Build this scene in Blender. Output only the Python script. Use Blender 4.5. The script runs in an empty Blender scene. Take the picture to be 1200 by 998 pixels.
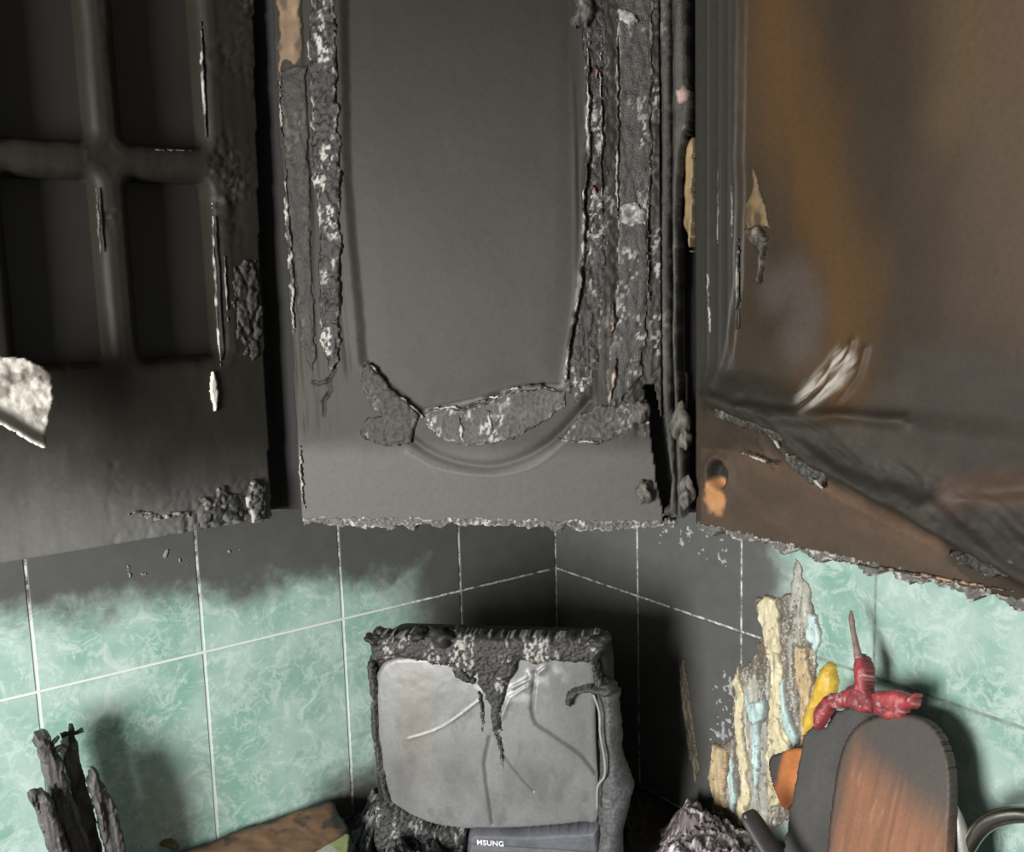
import bpy, math, random
import numpy as np
from mathutils import Matrix, Vector

random.seed(4)
SC = bpy.context.scene
COL = SC.collection
Z0 = 1.20                      # height of the tile joint that runs round the corner, above the floor

# ------------------------------------------------------------------ camera
FPX, CX, CY = 1158.9, 600.0, 499.0
CAM = np.array([-0.97556, -1.24942, Z0 + 0.46266])
YAW, PITCH, ROLL = 0.6216, -0.1402, -0.0287
def _axes():
    cy, sy, cp, sp = math.cos(YAW), math.sin(YAW), math.cos(PITCH), math.sin(PITCH)
    f = np.array([sy*cp, cy*cp, sp]); r = np.array([cy, -sy, 0.0]); u = np.cross(r, f)
    c, s = math.cos(ROLL), math.sin(ROLL)
    return c*r + s*u, -s*r + c*u, f
AR, AU, AF = _axes()
cam = bpy.data.cameras.new('camera'); cam.sensor_width = 36.0; cam.lens = 36.0*FPX/1200.0
cam.clip_start = 0.02
camo = bpy.data.objects.new('camera', cam); COL.objects.link(camo)
M = Matrix(((AR[0], AU[0], -AF[0], CAM[0]), (AR[1], AU[1], -AF[1], CAM[1]), (AR[2], AU[2], -AF[2], CAM[2]), (0, 0, 0, 1)))
camo.matrix_world = M
SC.camera = camo

# ------------------------------------------------------------------ world, daylight, exposure
W = bpy.data.worlds.new('room_air'); SC.world = W; W.use_nodes = True
bg = W.node_tree.nodes['Background']; bg.inputs[0].default_value = (0.90, 0.88, 0.84, 1); bg.inputs[1].default_value = 0.23
def area(name, loc, target, sx, sy, power, color):
    l = bpy.data.lights.new(name, 'AREA'); l.shape = 'RECTANGLE'; l.size = sx; l.size_y = sy; l.energy = power; l.color = color
    o = bpy.data.objects.new(name, l); COL.objects.link(o); o.location = loc
    d = Vector(target) - Vector(loc); o.rotation_euler = d.to_track_quat('-Z', 'Y').to_euler()
    return o
area('window_daylight', (-2.40, -1.10, Z0 + 0.15), (-0.25, -0.30, Z0 + 0.00), 0.60, 0.85, 84, (1.0, 0.985, 0.95))
vs = SC.view_settings
vs.view_transform = 'Standard'; vs.look = 'None'; vs.gamma = 1.0; vs.use_curve_mapping = False; vs.exposure = 0.0

# ------------------------------------------------------------------ noise
def _hash(ix, iy, seed):
    h = (ix.astype(np.int64)*374761393 + iy.astype(np.int64)*668265263 + seed*982451653) & 0xffffffff
    h = ((h ^ (h >> 13))*1274126177) & 0xffffffff
    h = ((h ^ (h >> 16))*2246822519) & 0xffffffff
    return ((h ^ (h >> 15)) & 0xffffff)/float(0xffffff)
def vn(x, y, seed=0):
    ix, iy = np.floor(x), np.floor(y); fx, fy = x-ix, y-iy
    fx = fx*fx*(3-2*fx); fy = fy*fy*(3-2*fy)
    a = _hash(ix, iy, seed); b = _hash(ix+1, iy, seed); c = _hash(ix, iy+1, seed); d = _hash(ix+1, iy+1, seed)
    return (a*(1-fx)+b*fx)*(1-fy) + (c*(1-fx)+d*fx)*fy
def fbm(x, y, seed=0, octv=4):
    s = 0; a = .5; t = 0
    for i in range(octv):
        s = s + a*vn(x*2**i, y*2**i, seed+17*i); t += a; a *= .5
    return s/t*2-1                      # -1..1
def worley(x, y, seed=0):
    ix, iy = np.floor(x), np.floor(y)
    f1 = np.full(x.shape, 9.); f2 = np.full(x.shape, 9.)
    for dx in (-1, 0, 1):
        for dy in (-1, 0, 1):
            cx, cy = ix+dx, iy+dy
            px = cx + _hash(cx, cy, seed+3); py = cy + _hash(cx, cy, seed+91)
            d = np.hypot(px-x, py-y)
            f2 = np.minimum(f2, np.maximum(f1, d)); f1 = np.minimum(f1, d)
    return f1, f2
def sst(a, b, x):
    t = np.clip((x-a)/(b-a), 0, 1); return t*t*(3-2*t)
def mixc(a, b, t):
    return a*(1-t[..., None]) + np.asarray(b, float)*t[..., None]

# ------------------------------------------------------------------ planes and outlines
class Plane:
    """a real surface in the room: origin, across, up, outward"""
    def __init__(s, o, u, v):
        s.o = np.array(o, float); s.u = np.array(u, float); s.v = np.array(v, float)
        s.u /= np.linalg.norm(s.u); s.v /= np.linalg.norm(s.v); s.n = np.cross(s.u, s.v)
    def px(s, x, y):
        d = AF + AR*(x-CX)/FPX - AU*(y-CY)/FPX
        t = ((s.o-CAM) @ s.n)/(d @ s.n); p = CAM + t*d - s.o
        return (p @ s.u, p @ s.v)
    def pts(s, l): return np.array([s.px(*p) for p in l])
    def w(s, u, v, h):
        u, v, h = np.broadcast_arrays(np.asarray(u, float), np.asarray(v, float), np.asarray(h, float))
        return s.o + u[..., None]*s.u + v[..., None]*s.v + h[..., None]*s.n
R2 = math.sqrt(.5)
P_LW = Plane((0, 0, Z0), (1, 0, 0), (0, 0, 1))                 # left wall
P_RW = Plane((0, 0, Z0), (0, -1, 0), (0, 0, 1))                # right wall
P_LD = Plane((-.60, -.30, Z0+.235), (1, 0, 0), (0, 0, 1))      # left cabinet front
P_CD = Plane((-.45, -.45, Z0+.235), (R2, -R2, 0), (0, 0, 1))   # corner cabinet front
P_RD = Plane((-.30, -.60, Z0+.235), (0, -1, 0), (0, 0, 1))     # right cabinet front

def inside(poly, x, y):
    r = np.zeros(x.shape, bool); n = len(poly)
    for i in range(n):
        x1, y1 = poly[i]; x2, y2 = poly[(i+1) % n]
        if y1 == y2: continue
        r ^= ((y1 > y) != (y2 > y)) & (x < (x2-x1)*(y-y1)/(y2-y1)+x1)
    return r
def dist(line, x, y, closed=False):
    d = np.full(x.shape, 9.); n = len(line)
    for i in range(n if closed else n-1):
        a = line[i]; b = line[(i+1) % n]; e = b-a; L = e @ e + 1e-12
        t = np.clip(((x-a[0])*e[0]+(y-a[1])*e[1])/L, 0, 1)
        d = np.minimum(d, np.hypot(x-a[0]-t*e[0], y-a[1]-t*e[1]))
    return d

def near(poly, x, y):
    best = np.full(x.shape, 9.); bx = x.copy(); by = y.copy(); n = len(poly)
    for i in range(n):
        a = poly[i]; b = poly[(i+1) % n]; e = b-a; L = e @ e + 1e-12
        t = np.clip(((x-a[0])*e[0]+(y-a[1])*e[1])/L, 0, 1); px = a[0]+t*e[0]; py = a[1]+t*e[1]
        d = np.hypot(x-px, y-py); k = d < best; best = np.where(k, d, best); bx = np.where(k, px, bx); by = np.where(k, py, by)
    return bx, by
def sm(line, rep_=6, closed=False):
    P = np.array(line, float); n = len(P); out = []
    g = (lambda i: P[i % n]) if closed else (lambda i: P[min(max(i, 0), n-1)])
    for i in range(n if closed else n-1):
        a, b, c, d = g(i-1), g(i), g(i+1), g(i+2)
        for f in np.arange(rep_)/rep_:
            out.append(.5*((2*b)+(-a+c)*f+(2*a-5*b+4*c-d)*f*f+(-a+3*b-3*c+d)*f**3))
    if not closed: out.append(P[-1])
    return [tuple(p) for p in out]

# ------------------------------------------------------------------ object helpers
ROOT = {}
def props(o, label=None, cat=None, group=None, kind=None):
    if label: o['label'] = label
    if cat: o['category'] = cat
    if group: o['group'] = group
    if kind: o['kind'] = kind
    return o
def thing(name, loc, label, cat, group=None, kind=None):
    o = bpy.data.objects.new(name, None); COL.objects.link(o); o.location = loc; o.empty_display_size = .05
    ROOT[o] = np.array(loc, float)
    return props(o, label, cat, group, kind)
def mesh(name, V, F, mat, parent=None, col=None, smooth=True, base=None):
    V = np.asarray(V, float).reshape(-1, 3)
    if parent is not None: b = ROOT[parent]
    elif base is not None: b = np.array(base, float)
    else: b = np.array([(V[:, 0].min()+V[:, 0].max())/2, (V[:, 1].min()+V[:, 1].max())/2, V[:, 2].min()])
    me = bpy.data.meshes.new(name)
    me.from_pydata((V-b).tolist(), [], [list(f) for f in F] if not isinstance(F, np.ndarray) else F.tolist())
    me.validate(); me.update()
    if smooth: me.polygons.foreach_set('use_smooth', np.ones(len(me.polygons), bool))
    if col is not None and len(me.vertices) == len(col):
        a = me.attributes.new('Col', 'FLOAT_COLOR', 'POINT'); a.data.foreach_set('color', np.asarray(col, np.float32).ravel())
    if mat: me.materials.append(mat)
    o = bpy.data.objects.new(name, me); COL.objects.link(o)
    ROOT[o] = b
    if parent is not None: o.parent = parent
    else: o.location = b
    return o
def grid_sheet(name, pl, us, vs_, H, C, mat, parent=None, mask=None, back=-.004, UV=None, **kw):
    """height field on a plane with a closed rim; H, C on the grid (C has rgb + roughness)"""
    nu, nv = len(us), len(vs_)
    U, Vv = np.meshgrid(us, vs_, indexing='ij')
    if UV is not None: U, Vv = UV
    P = pl.w(U, Vv, H).reshape(-1, 3); C = C.reshape(-1, 4)
    idx = np.arange(nu*nv).reshape(nu, nv)
    q = np.stack([idx[:-1, :-1], idx[1:, :-1], idx[1:, 1:], idx[:-1, 1:]], -1).reshape(-1, 4)
    if mask is not None:
        m = mask.ravel(); q = q[m[q].all(1)]
    e = np.concatenate([q[:, [0, 1]], q[:, [1, 2]], q[:, [2, 3]], q[:, [3, 0]]])
    key = np.sort(e, 1); k = key[:, 0].astype(np.int64)*nu*nv + key[:, 1]
    un, inv, cnt = np.unique(k, return_inverse=True, return_counts=True)
    be = e[cnt[inv] == 1]
    bv = np.unique(be)
    low = pl.w(U.ravel()[bv], Vv.ravel()[bv], np.full(len(bv), back))
    mp = -np.ones(nu*nv, np.int64); mp[bv] = nu*nv + np.arange(len(bv))
    sk = np.stack([be[:, 1], be[:, 0], mp[be[:, 0]], mp[be[:, 1]]], -1)
    F = np.concatenate([q, sk]); P = np.concatenate([P, low]); C = np.concatenate([C, C[bv]])
    used = np.unique(F); rem = -np.ones(len(P), np.int64); rem[used] = np.arange(len(used))
    return mesh(name, P[used], rem[F], mat, parent, C[used], **kw)
def rgba(shape, c, r):
    o = np.zeros(shape + (4,)); o[..., :3] = c; o[..., 3] = r; return o
def char_detail(U, V, seed, cell=.006, amp=.0012, stretch=1.0):
    """cracked char: height and a mask for ash flecks and painted glints"""
    wx = U + .0022*fbm(U/.004, V/.004, seed+5, 3); wy = V + .0022*fbm(U/.004, V/.004, seed+9, 3)
    f1, f2 = worley(wx/cell, wy/(cell*stretch), seed)
    e = sst(0, .28, f2-f1)
    h = amp*(e-1) + amp*.9*fbm(U/.003, V/.003, seed+2, 3)
    ash = sst(.05, .45, fbm(U/.012, V/.03, seed+31, 3)) * sst(.05, .30, fbm(U/.0026, V/.0040, seed+57, 3))
    return h, ash, e
def patch(name, pl, poly, mat, parent=None, res=.0015, lift=.003, rnd=.006, jag=.002, jagf=.01, seed=1, base=0.0,
          col=(.03, .028, .025), rough=.5, colfn=None, hfn=None, char=0, cell=.006, ashc=(.58, .56, .52), ashk=1.0,
          stretch=1.0, wave=0.0, back=None, px=True, smooth_outline=False, **kw):
    """torn, melted or crusted piece with a ragged outline, standing proud of a surface"""
    if smooth_outline: poly = sm(poly, 6, True)
    q = pl.pts(poly) if px else np.array(poly, float)
    lo = q.min(0)-3*jag; hi = q.max(0)+3*jag
    us = np.arange(lo[0], hi[0]+res, res); vs_ = np.arange(lo[1], hi[1]+res, res)
    U, V = np.meshgrid(us, vs_, indexing='ij')
    Uj = U + jag*fbm(U/jagf, V/jagf, seed, 4)*1.6; Vj = V + jag*fbm(U/jagf, V/jagf, seed+40, 4)*1.6
    m = inside(q, Uj, Vj); d = dist(q, Uj, Vj, True)
    t = np.clip(d/rnd, 0, 1); prof = np.sqrt(1-(1-t)**2)
    H = base + lift*prof + wave*fbm(U/.03, V/.03, seed+71, 3)
    C = rgba(U.shape, col, rough)
    C[..., :3] *= (1 + .35*fbm(U/.012, V/.012, seed+3, 4))[..., None]
    if char:
        h, ash, e = char_detail(U, V, seed, cell, char, stretch)
        H = H + h
        ash = np.maximum(ash, .9*sst(.0032, .0008, d)*sst(.0, .3, fbm(U/.0035, V/.008, seed+77, 3)+.25*fbm(U/.03, V/.04, seed+78, 2)))  # pale rim flecks: ash plus sparkling glints put into the colour
        C[..., :3] *= (.55+.45*e)[..., None]
        C[..., :3] = mixc(C[..., :3], ashc, np.clip(ash*ashk, 0, 1)*.8)
    if hfn is not None: H = H + hfn(U, V, d)
    if colfn is not None: C = colfn(U, V, d, C)
    C = np.clip(C, 0, 1)
    UV = None
    if jag == 0:                                              # clean outline: pull the rim onto the traced edge
        k = m & (d < res*1.1); nx, ny = near(q, U, V); UV = (np.where(k, nx, U), np.where(k, ny, V))
    return grid_sheet(name, pl, us, vs_, H, C, mat, parent, m, back=(base-.001 if back is None else back), UV=UV, **kw)
def box(name, lo, hi, mat, parent=None, bev=.002, **kw):
    (x0, y0, z0), (x1, y1, z1) = lo, hi
    b = min(bev, (x1-x0)/3, (y1-y0)/3, (z1-z0)/3)
    V = []; F = []
    import bmesh
    bm = bmesh.new(); bmesh.ops.create_cube(bm, size=1)
    for v in bm.verts: v.co = Vector(((x0+x1)/2+v.co.x*(x1-x0), (y0+y1)/2+v.co.y*(y1-y0), (z0+z1)/2+v.co.z*(z1-z0)))
    if b > 1e-5: bmesh.ops.bevel(bm, geom=bm.edges[:], offset=b, segments=1, affect='EDGES')
    bm.verts.index_update()
    V = [tuple(v.co) for v in bm.verts]; F = [[v.index for v in f.verts] for f in bm.faces]; bm.free()
    return mesh(name, V, F, mat, parent, smooth=False, **kw)
def prism(name, poly, z0, z1, mat, parent=None, **kw):
    n = len(poly)
    V = [(x, y, z0) for x, y in poly] + [(x, y, z1) for x, y in poly]
    F = [list(range(n))[::-1], [n+i for i in range(n)]] + [[i, (i+1) % n, n+(i+1) % n, n+i] for i in range(n)]
    return mesh(name, V, F, mat, parent, smooth=False, **kw)
def tube(name, path, rad, mat, parent=None, seg=14, rough=0.0, seed=0, flat=1.0, col=None, capr=True, up=(0, 0, 1), rep=1, twist=0, **kw):
    """tapered tube through points, resampled, with optional knobbly surface"""
    path = np.array(path, float); rad = np.array(rad, float)*np.ones(len(path))
    t0 = np.linspace(0, 1, len(path)); n = (len(path)-1)*rep+1; t = np.linspace(0, 1, n)
    if rep > 1 and len(path) > 2:
        Pn = []
        for s in t:                                            # Catmull-Rom
            x = s*(len(path)-1); i = min(int(x), len(path)-2); f = x-i
            a = path[max(i-1, 0)]; b = path[i]; c = path[i+1]; d = path[min(i+2, len(path)-1)]
            Pn.append(.5*((2*b)+(-a+c)*f+(2*a-5*b+4*c-d)*f*f+(-a+3*b-3*c+d)*f**3))
        P = np.array(Pn)
    else: P = np.stack([np.interp(t, t0, path[:, k]) for k in range(3)], 1)
    Rr = np.interp(t, t0, rad)
    V = []; C = []
    T = np.gradient(P, axis=0); T /= np.linalg.norm(T, axis=1)[:, None]
    ref = np.array(up, float)
    if abs(T[0] @ ref) > .9: ref = np.array([1., 0, 0])
    A = np.cross(T[0], ref); A /= np.linalg.norm(A)
    an = np.linspace(0, 2*np.pi, seg, endpoint=False)
    for i in range(n):
        A = A - T[i]*(A @ T[i]); A /= np.linalg.norm(A); B = np.cross(T[i], A)
        k = 1 + rough*fbm(np.cos(an)*1.7+i*.31, np.sin(an)*1.7+i*.23, seed, 3)
        V.append(P[i] + (np.cos(an)*Rr[i]*k)[:, None]*A + (np.sin(an)*Rr[i]*k*flat)[:, None]*B)
    V = np.concatenate(V); F = []
    for i in range(n-1):
        for j in range(seg):
            F.append([i*seg+j, i*seg+(j+1) % seg, (i+1)*seg+(j+1) % seg, (i+1)*seg+j])
    F.append(list(range(seg))[::-1]); F.append([(n-1)*seg+j for j in range(seg)])
    if col is not None:
        c = np.zeros((len(V), 4)); c[:] = col
        c[:, :3] *= (1+.5*fbm(np.arange(len(V))*.21, np.arange(len(V))*.013, seed+8, 2))[:, None]
        col = np.clip(c, 0, 1)
    return mesh(name, V, F, mat, parent, col, **kw)

# ------------------------------------------------------------------ materials
def nt(name):
    m = bpy.data.materials.new(name); m.use_nodes = True
    t = m.node_tree; b = t.nodes['Principled BSDF']
    return m, t, b
def N(t, ty, **kw):
    n = t.nodes.new(ty)
    for k, v in kw.items():
        if k.startswith('i_'): n.inputs[int(k[2:]) if k[2:].isdigit() else k[2:]].default_value = v
        else: setattr(n, k, v)
    return n
def math_(t, op, a, b=None, clamp=False):
    n = t.nodes.new('ShaderNodeMath'); n.operation = op; n.use_clamp = clamp
    for i, x in enumerate((a, b)):
        if x is None: continue
        if isinstance(x, (int, float)): n.inputs[i].default_value = x
        else: t.links.new(x, n.inputs[i])
    return n.outputs[0]
def smooth_(t, x, a, b):
    n = t.nodes.new('ShaderNodeMapRange'); n.interpolation_type = 'SMOOTHSTEP'
    t.links.new(x, n.inputs[0]); n.inputs[1].default_value = a; n.inputs[2].default_value = b
    return n.outputs[0]
def mix_(t, fac, a, b):
    n = t.nodes.new('ShaderNodeMix'); n.data_type = 'RGBA'
    for sock, x in ((n.inputs[0], fac), (n.inputs[6], a), (n.inputs[7], b)):
        if isinstance(x, (int, float)): sock.default_value = x
        elif isinstance(x, tuple): sock.default_value = (x + (1,))[:4]
        else: t.links.new(x, sock)
    return n.outputs[2]
def noise_(t, co, scale, detail=4, rough=.55, dist_=0.0):
    n = N(t, 'ShaderNodeTexNoise'); t.links.new(co, n.inputs['Vector'])
    n.inputs['Scale'].default_value = scale; n.inputs['Detail'].default_value = detail
    n.inputs['Roughness'].default_value = rough; n.inputs['Distortion'].default_value = dist_
    return n.outputs[0]
def mat_attr(name, bump=.3, bscale=600, spec=.5, metal=0.0, coat=0.0):
    """colour and gloss come from the piece's own surface data, fine relief from noise"""
    m, t, b = nt(name)
    a = N(t, 'ShaderNodeAttribute', attribute_name='Col')
    g = N(t, 'ShaderNodeNewGeometry')
    n1 = noise_(t, g.outputs['Position'], bscale*.25, 5)
    col = mix_(t, math_(t, 'MULTIPLY', n1, .35), a.outputs['Color'], (0.0, 0.0, 0.0))
    t.links.new(col, b.inputs['Base Color'])
    t.links.new(a.outputs['Alpha'], b.inputs['Roughness'])
    b.inputs['Specular IOR Level'].default_value = spec; b.inputs['Metallic'].default_value = metal
    b.inputs['Coat Weight'].default_value = coat
    bn = N(t, 'ShaderNodeBump'); bn.inputs['Strength'].default_value = bump; bn.inputs['Distance'].default_value = .001
    t.links.new(noise_(t, g.outputs['Position'], bscale, 5), bn.inputs['Height']); t.links.new(bn.outputs[0], b.inputs['Normal'])
    return m
def mat_plain(name, c, rough=.6, metal=0.0, var=.3, scale=60, bump=.2, spec=.5):
    m, t, b = nt(name)
    g = N(t, 'ShaderNodeNewGeometry')
    n1 = noise_(t, g.outputs['Position'], scale, 5)
    f = math_(t, 'MULTIPLY', n1, var*2)
    t.links.new(mix_(t, f, tuple(c), tuple(x*.35 for x in c)), b.inputs['Base Color'])
    b.inputs['Roughness'].default_value = rough; b.inputs['Metallic'].default_value = metal
    b.inputs['Specular IOR Level'].default_value = spec
    bn = N(t, 'ShaderNodeBump'); bn.inputs['Strength'].default_value = bump; bn.inputs['Distance'].default_value = .001
    t.links.new(noise_(t, g.outputs['Position'], scale*6, 4), bn.inputs['Height']); t.links.new(bn.outputs[0], b.inputs['Normal'])
    return m
def soot_field(t, pos, side):
    s = N(t, 'ShaderNodeSeparateXYZ'); t.links.new(pos, s.inputs[0])
    n1 = math_(t, 'SUBTRACT', noise_(t, pos, 14, 6, .6), .5)
    n2 = math_(t, 'SUBTRACT', noise_(t, pos, 60, 4, .6), .5)
    z = math_(t, 'SUBTRACT', s.outputs[2], Z0)
    zz = math_(t, 'ADD', z, math_(t, 'ADD', math_(t, 'MULTIPLY', n1, .10), math_(t, 'MULTIPLY', n2, .03)))
    if side == 'L':
        x = s.outputs[0]
        # the smoke layer hangs a little lower toward the corner
        a = smooth_(t, math_(t, 'ADD', zz, math_(t, 'MULTIPLY', math_(t, 'ADD', x, .8), .10)), .062, .126)
        xx = math_(t, 'ADD', x, math_(t, 'MULTIPLY', n1, .12))
        c = smooth_(t, xx, -.345, -.225)
        lo = math_(t, 'MULTIPLY', smooth_(t, xx, -.50, -.40), smooth_(t, math_(t, 'MULTIPLY', zz, -1.0), .20, .27))
        return math_(t, 'MAXIMUM', math_(t, 'MAXIMUM', a, c), lo)
    y = s.outputs[1]
    yy = math_(t, 'ADD', y, math_(t, 'MULTIPLY', n1, .16))
    a = smooth_(t, yy, -.535, -.43)
    c = math_(t, 'MULTIPLY', smooth_(t, zz, .10, .26), .5)
    return math_(t, 'MAXIMUM', math_(t, 'MAXIMUM', a, c), .20)          # this wall kept darker: its dimmer light put into the colour
def mat_tile(side):
    m, t, b = nt('green_marbled_tile_' + side)
    g = N(t, 'ShaderNodeNewGeometry'); pos = g.outputs['Position']
    base = mix_(t, smooth_(t, noise_(t, pos, 12, 5), .3, .7), (.230, .425, .350), (.440, .595, .545))
    # crazed pale veins
    w = N(t, 'ShaderNodeTexVoronoi', feature='DISTANCE_TO_EDGE'); w.inputs['Scale'].default_value = 30
    wp = N(t, 'ShaderNodeVectorMath', operation='ADD')
    wn = N(t, 'ShaderNodeTexNoise'); wn.inputs['Scale'].default_value = 22; wn.inputs['Detail'].default_value = 8; wn.inputs['Roughness'].default_value = .65
    t.links.new(pos, wn.inputs['Vector'])
    ws = N(t, 'ShaderNodeVectorMath', operation='SCALE'); ws.inputs['Scale'].default_value = .10
    t.links.new(wn.outputs['Color'], ws.inputs[0]); t.links.new(pos, wp.inputs[0]); t.links.new(ws.outputs[0], wp.inputs[1])
    t.links.new(wp.outputs[0], w.inputs['Vector'])
    vein = math_(t, 'SUBTRACT', 1.0, smooth_(t, w.outputs['Distance'], .0, .13))
    vm = math_(t, 'MULTIPLY', vein, smooth_(t, noise_(t, pos, 11, 4), .40, .66))
    cl = smooth_(t, noise_(t, pos, 26, 9, .75, 1.6), .48, .62)
    f = math_(t, 'MAXIMUM', math_(t, 'MULTIPLY', vm, .60), math_(t, 'MULTIPLY', cl, .60))
    col = mix_(t, f, base, (.64, .76, .71))
    # brown scorch low on the left wall
    st = math_(t, 'MULTIPLY', smooth_(t, noise_(t, pos, 10, 5, .7), .52, .72), .55)
    s = N(t, 'ShaderNodeSeparateXYZ'); t.links.new(pos, s.inputs[0])
    st = math_(t, 'MULTIPLY', st, smooth_(t, math_(t, 'MULTIPLY', s.outputs[2], -1.0), -(Z0-.08), -(Z0-.24)))
    col = mix_(t, st, col, (.22, .20, .13))
    so = soot_field(t, pos, side)
    sn = noise_(t, pos, 40, 5)
    sc = mix_(t, sn, (.060, .057, .055), (.098, .094, .092))
    col = mix_(t, math_(t, 'MULTIPLY', so, .975), col, sc)
    t.links.new(col, b.inputs['Base Color'])
    r = N(t, 'ShaderNodeMapRange'); t.links.new(so, r.inputs[0]); r.inputs[3].default_value = .22; r.inputs[4].default_value = .62
    t.links.new(r.outputs[0], b.inputs['Roughness'])
    bn = N(t, 'ShaderNodeBump'); bn.inputs['Strength'].default_value = .12; bn.inputs['Distance'].default_value = .002
    t.links.new(noise_(t, pos, 25, 5), bn.inputs['Height']); t.links.new(bn.outputs[0], b.inputs['Normal'])
    return m
def mat_grout(side):
    m, t, b = nt('pale_grout_' + side)
    g = N(t, 'ShaderNodeNewGeometry'); pos = g.outputs['Position']
    so = soot_field(t, pos, side)
    k = math_(t, 'MULTIPLY', so, smooth_(t, noise_(t, pos, 55, 4, .7), .40, .62))
    if side == 'L': gc = mix_(t, k, (.70, .72, .68), (.10, .097, .09))
    else: gc = mix_(t, so, (.17, .22, .19), mix_(t, smooth_(t, noise_(t, pos, 55, 4, .7), .40, .62), (.60, .59, .57), (.10, .097, .09)))   # washed dark beyond the fire, ash-filled near it
    t.links.new(gc, b.inputs['Base Color'])
    b.inputs['Roughness'].default_value = .9
    return m
M_TILE = {s: mat_tile(s) for s in 'LR'}; M_GROUT = {s: mat_grout(s) for s in 'LR'}
M_DOOR = mat_attr('sooty_door_film', .10, 900, .22)
M_CHAR = mat_attr('cracked_char', .8, 900, .42)
M_MELT = mat_attr('melted_plastic', .35, 500, .5)
M_WOOD = mat_attr('scorched_wood', .3, 900, .35)
M_GLASS = mat_attr('sooty_screen_glass', .10, 900, .5)
M_CARC = mat_plain('burnt_carcass_board', (.009, .008, .007), .8, bump=.6)
M_CRUST = mat_plain('grey_crust', (.16, .15, .14), .7, scale=200, bump=1.0)
M_PANE = mat_plain('smoked_pane', (.018, .016, .012), .65, scale=20, bump=.05)
M_COUNTER = mat_plain('burnt_worktop', (.035, .03, .028), .75, scale=90, bump=.8)
M_STEEL = mat_plain('heat_stained_steel', (.46, .44, .40), .30, 1.0, .25, 40, .1)
M_FLOOR = mat_plain('sooty_floor', (.10, .095, .09), .8)
M_WIRE = mat_plain('scorched_wire', (.35, .34, .32), .5)
M_LETTER = mat_plain('pale_lettering', (.75, .76, .78), .5, var=.1)

# ================================================================== SETTING
def struct(o): o['kind'] = 'structure'; return o
floor = struct(box('floor', (-2.2, -2.4, -.05), (.12, .12, 0), M_FLOOR, base=(-1, -1, -.05)))
wl = struct(box('wall_left', (-1.40, .0010, 0), (.12, .12, 2.5), M_GROUT['L'], bev=0, base=(-.6, .06, 0)))
wr = struct(box('wall_right', (.0010, -1.60, 0), (.12, .0010, 2.5), M_GROUT['R'], bev=0, base=(.06, -.8, 0)))
J = .0031
XL = [0.0] + [-.187 - .2*k for k in range(7)]
YR = [0.0] + [-.196 - .2*k for k in range(8)]
ZR = [-.30, 0.0, .30]
for i in range(len(XL)-1):
    for j in range(2):
        box('tile', (XL[i+1]+J/2, 0.0, Z0+ZR[j]+J/2), (XL[i]-J/2 if i else -.001, .007, Z0+ZR[j+1]-J/2), M_TILE['L'], wl, .0009)
for i in range(len(YR)-1):
    for j in range(2):
        box('tile', (0.0, YR[i+1]+J/2, Z0+ZR[j]+J/2), (.007, YR[i]-J/2 if i else -.001, Z0+ZR[j+1]-J/2), M_TILE['R'], wr, .0009)

# worktop in two runs
ct = mesh('countertop', [(-1.4, 0, 0)], [], None) if False else prism('countertop', [(-1.39, -.001), (-.001, -.001), (-.001, -1.58), (-.60, -1.58), (-.60, -.60), (-1.39, -.60)], Z0-.34, Z0-.30, M_COUNTER)
props(ct, 'burnt dark worktop running under the tiled corner', 'worktop')

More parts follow.
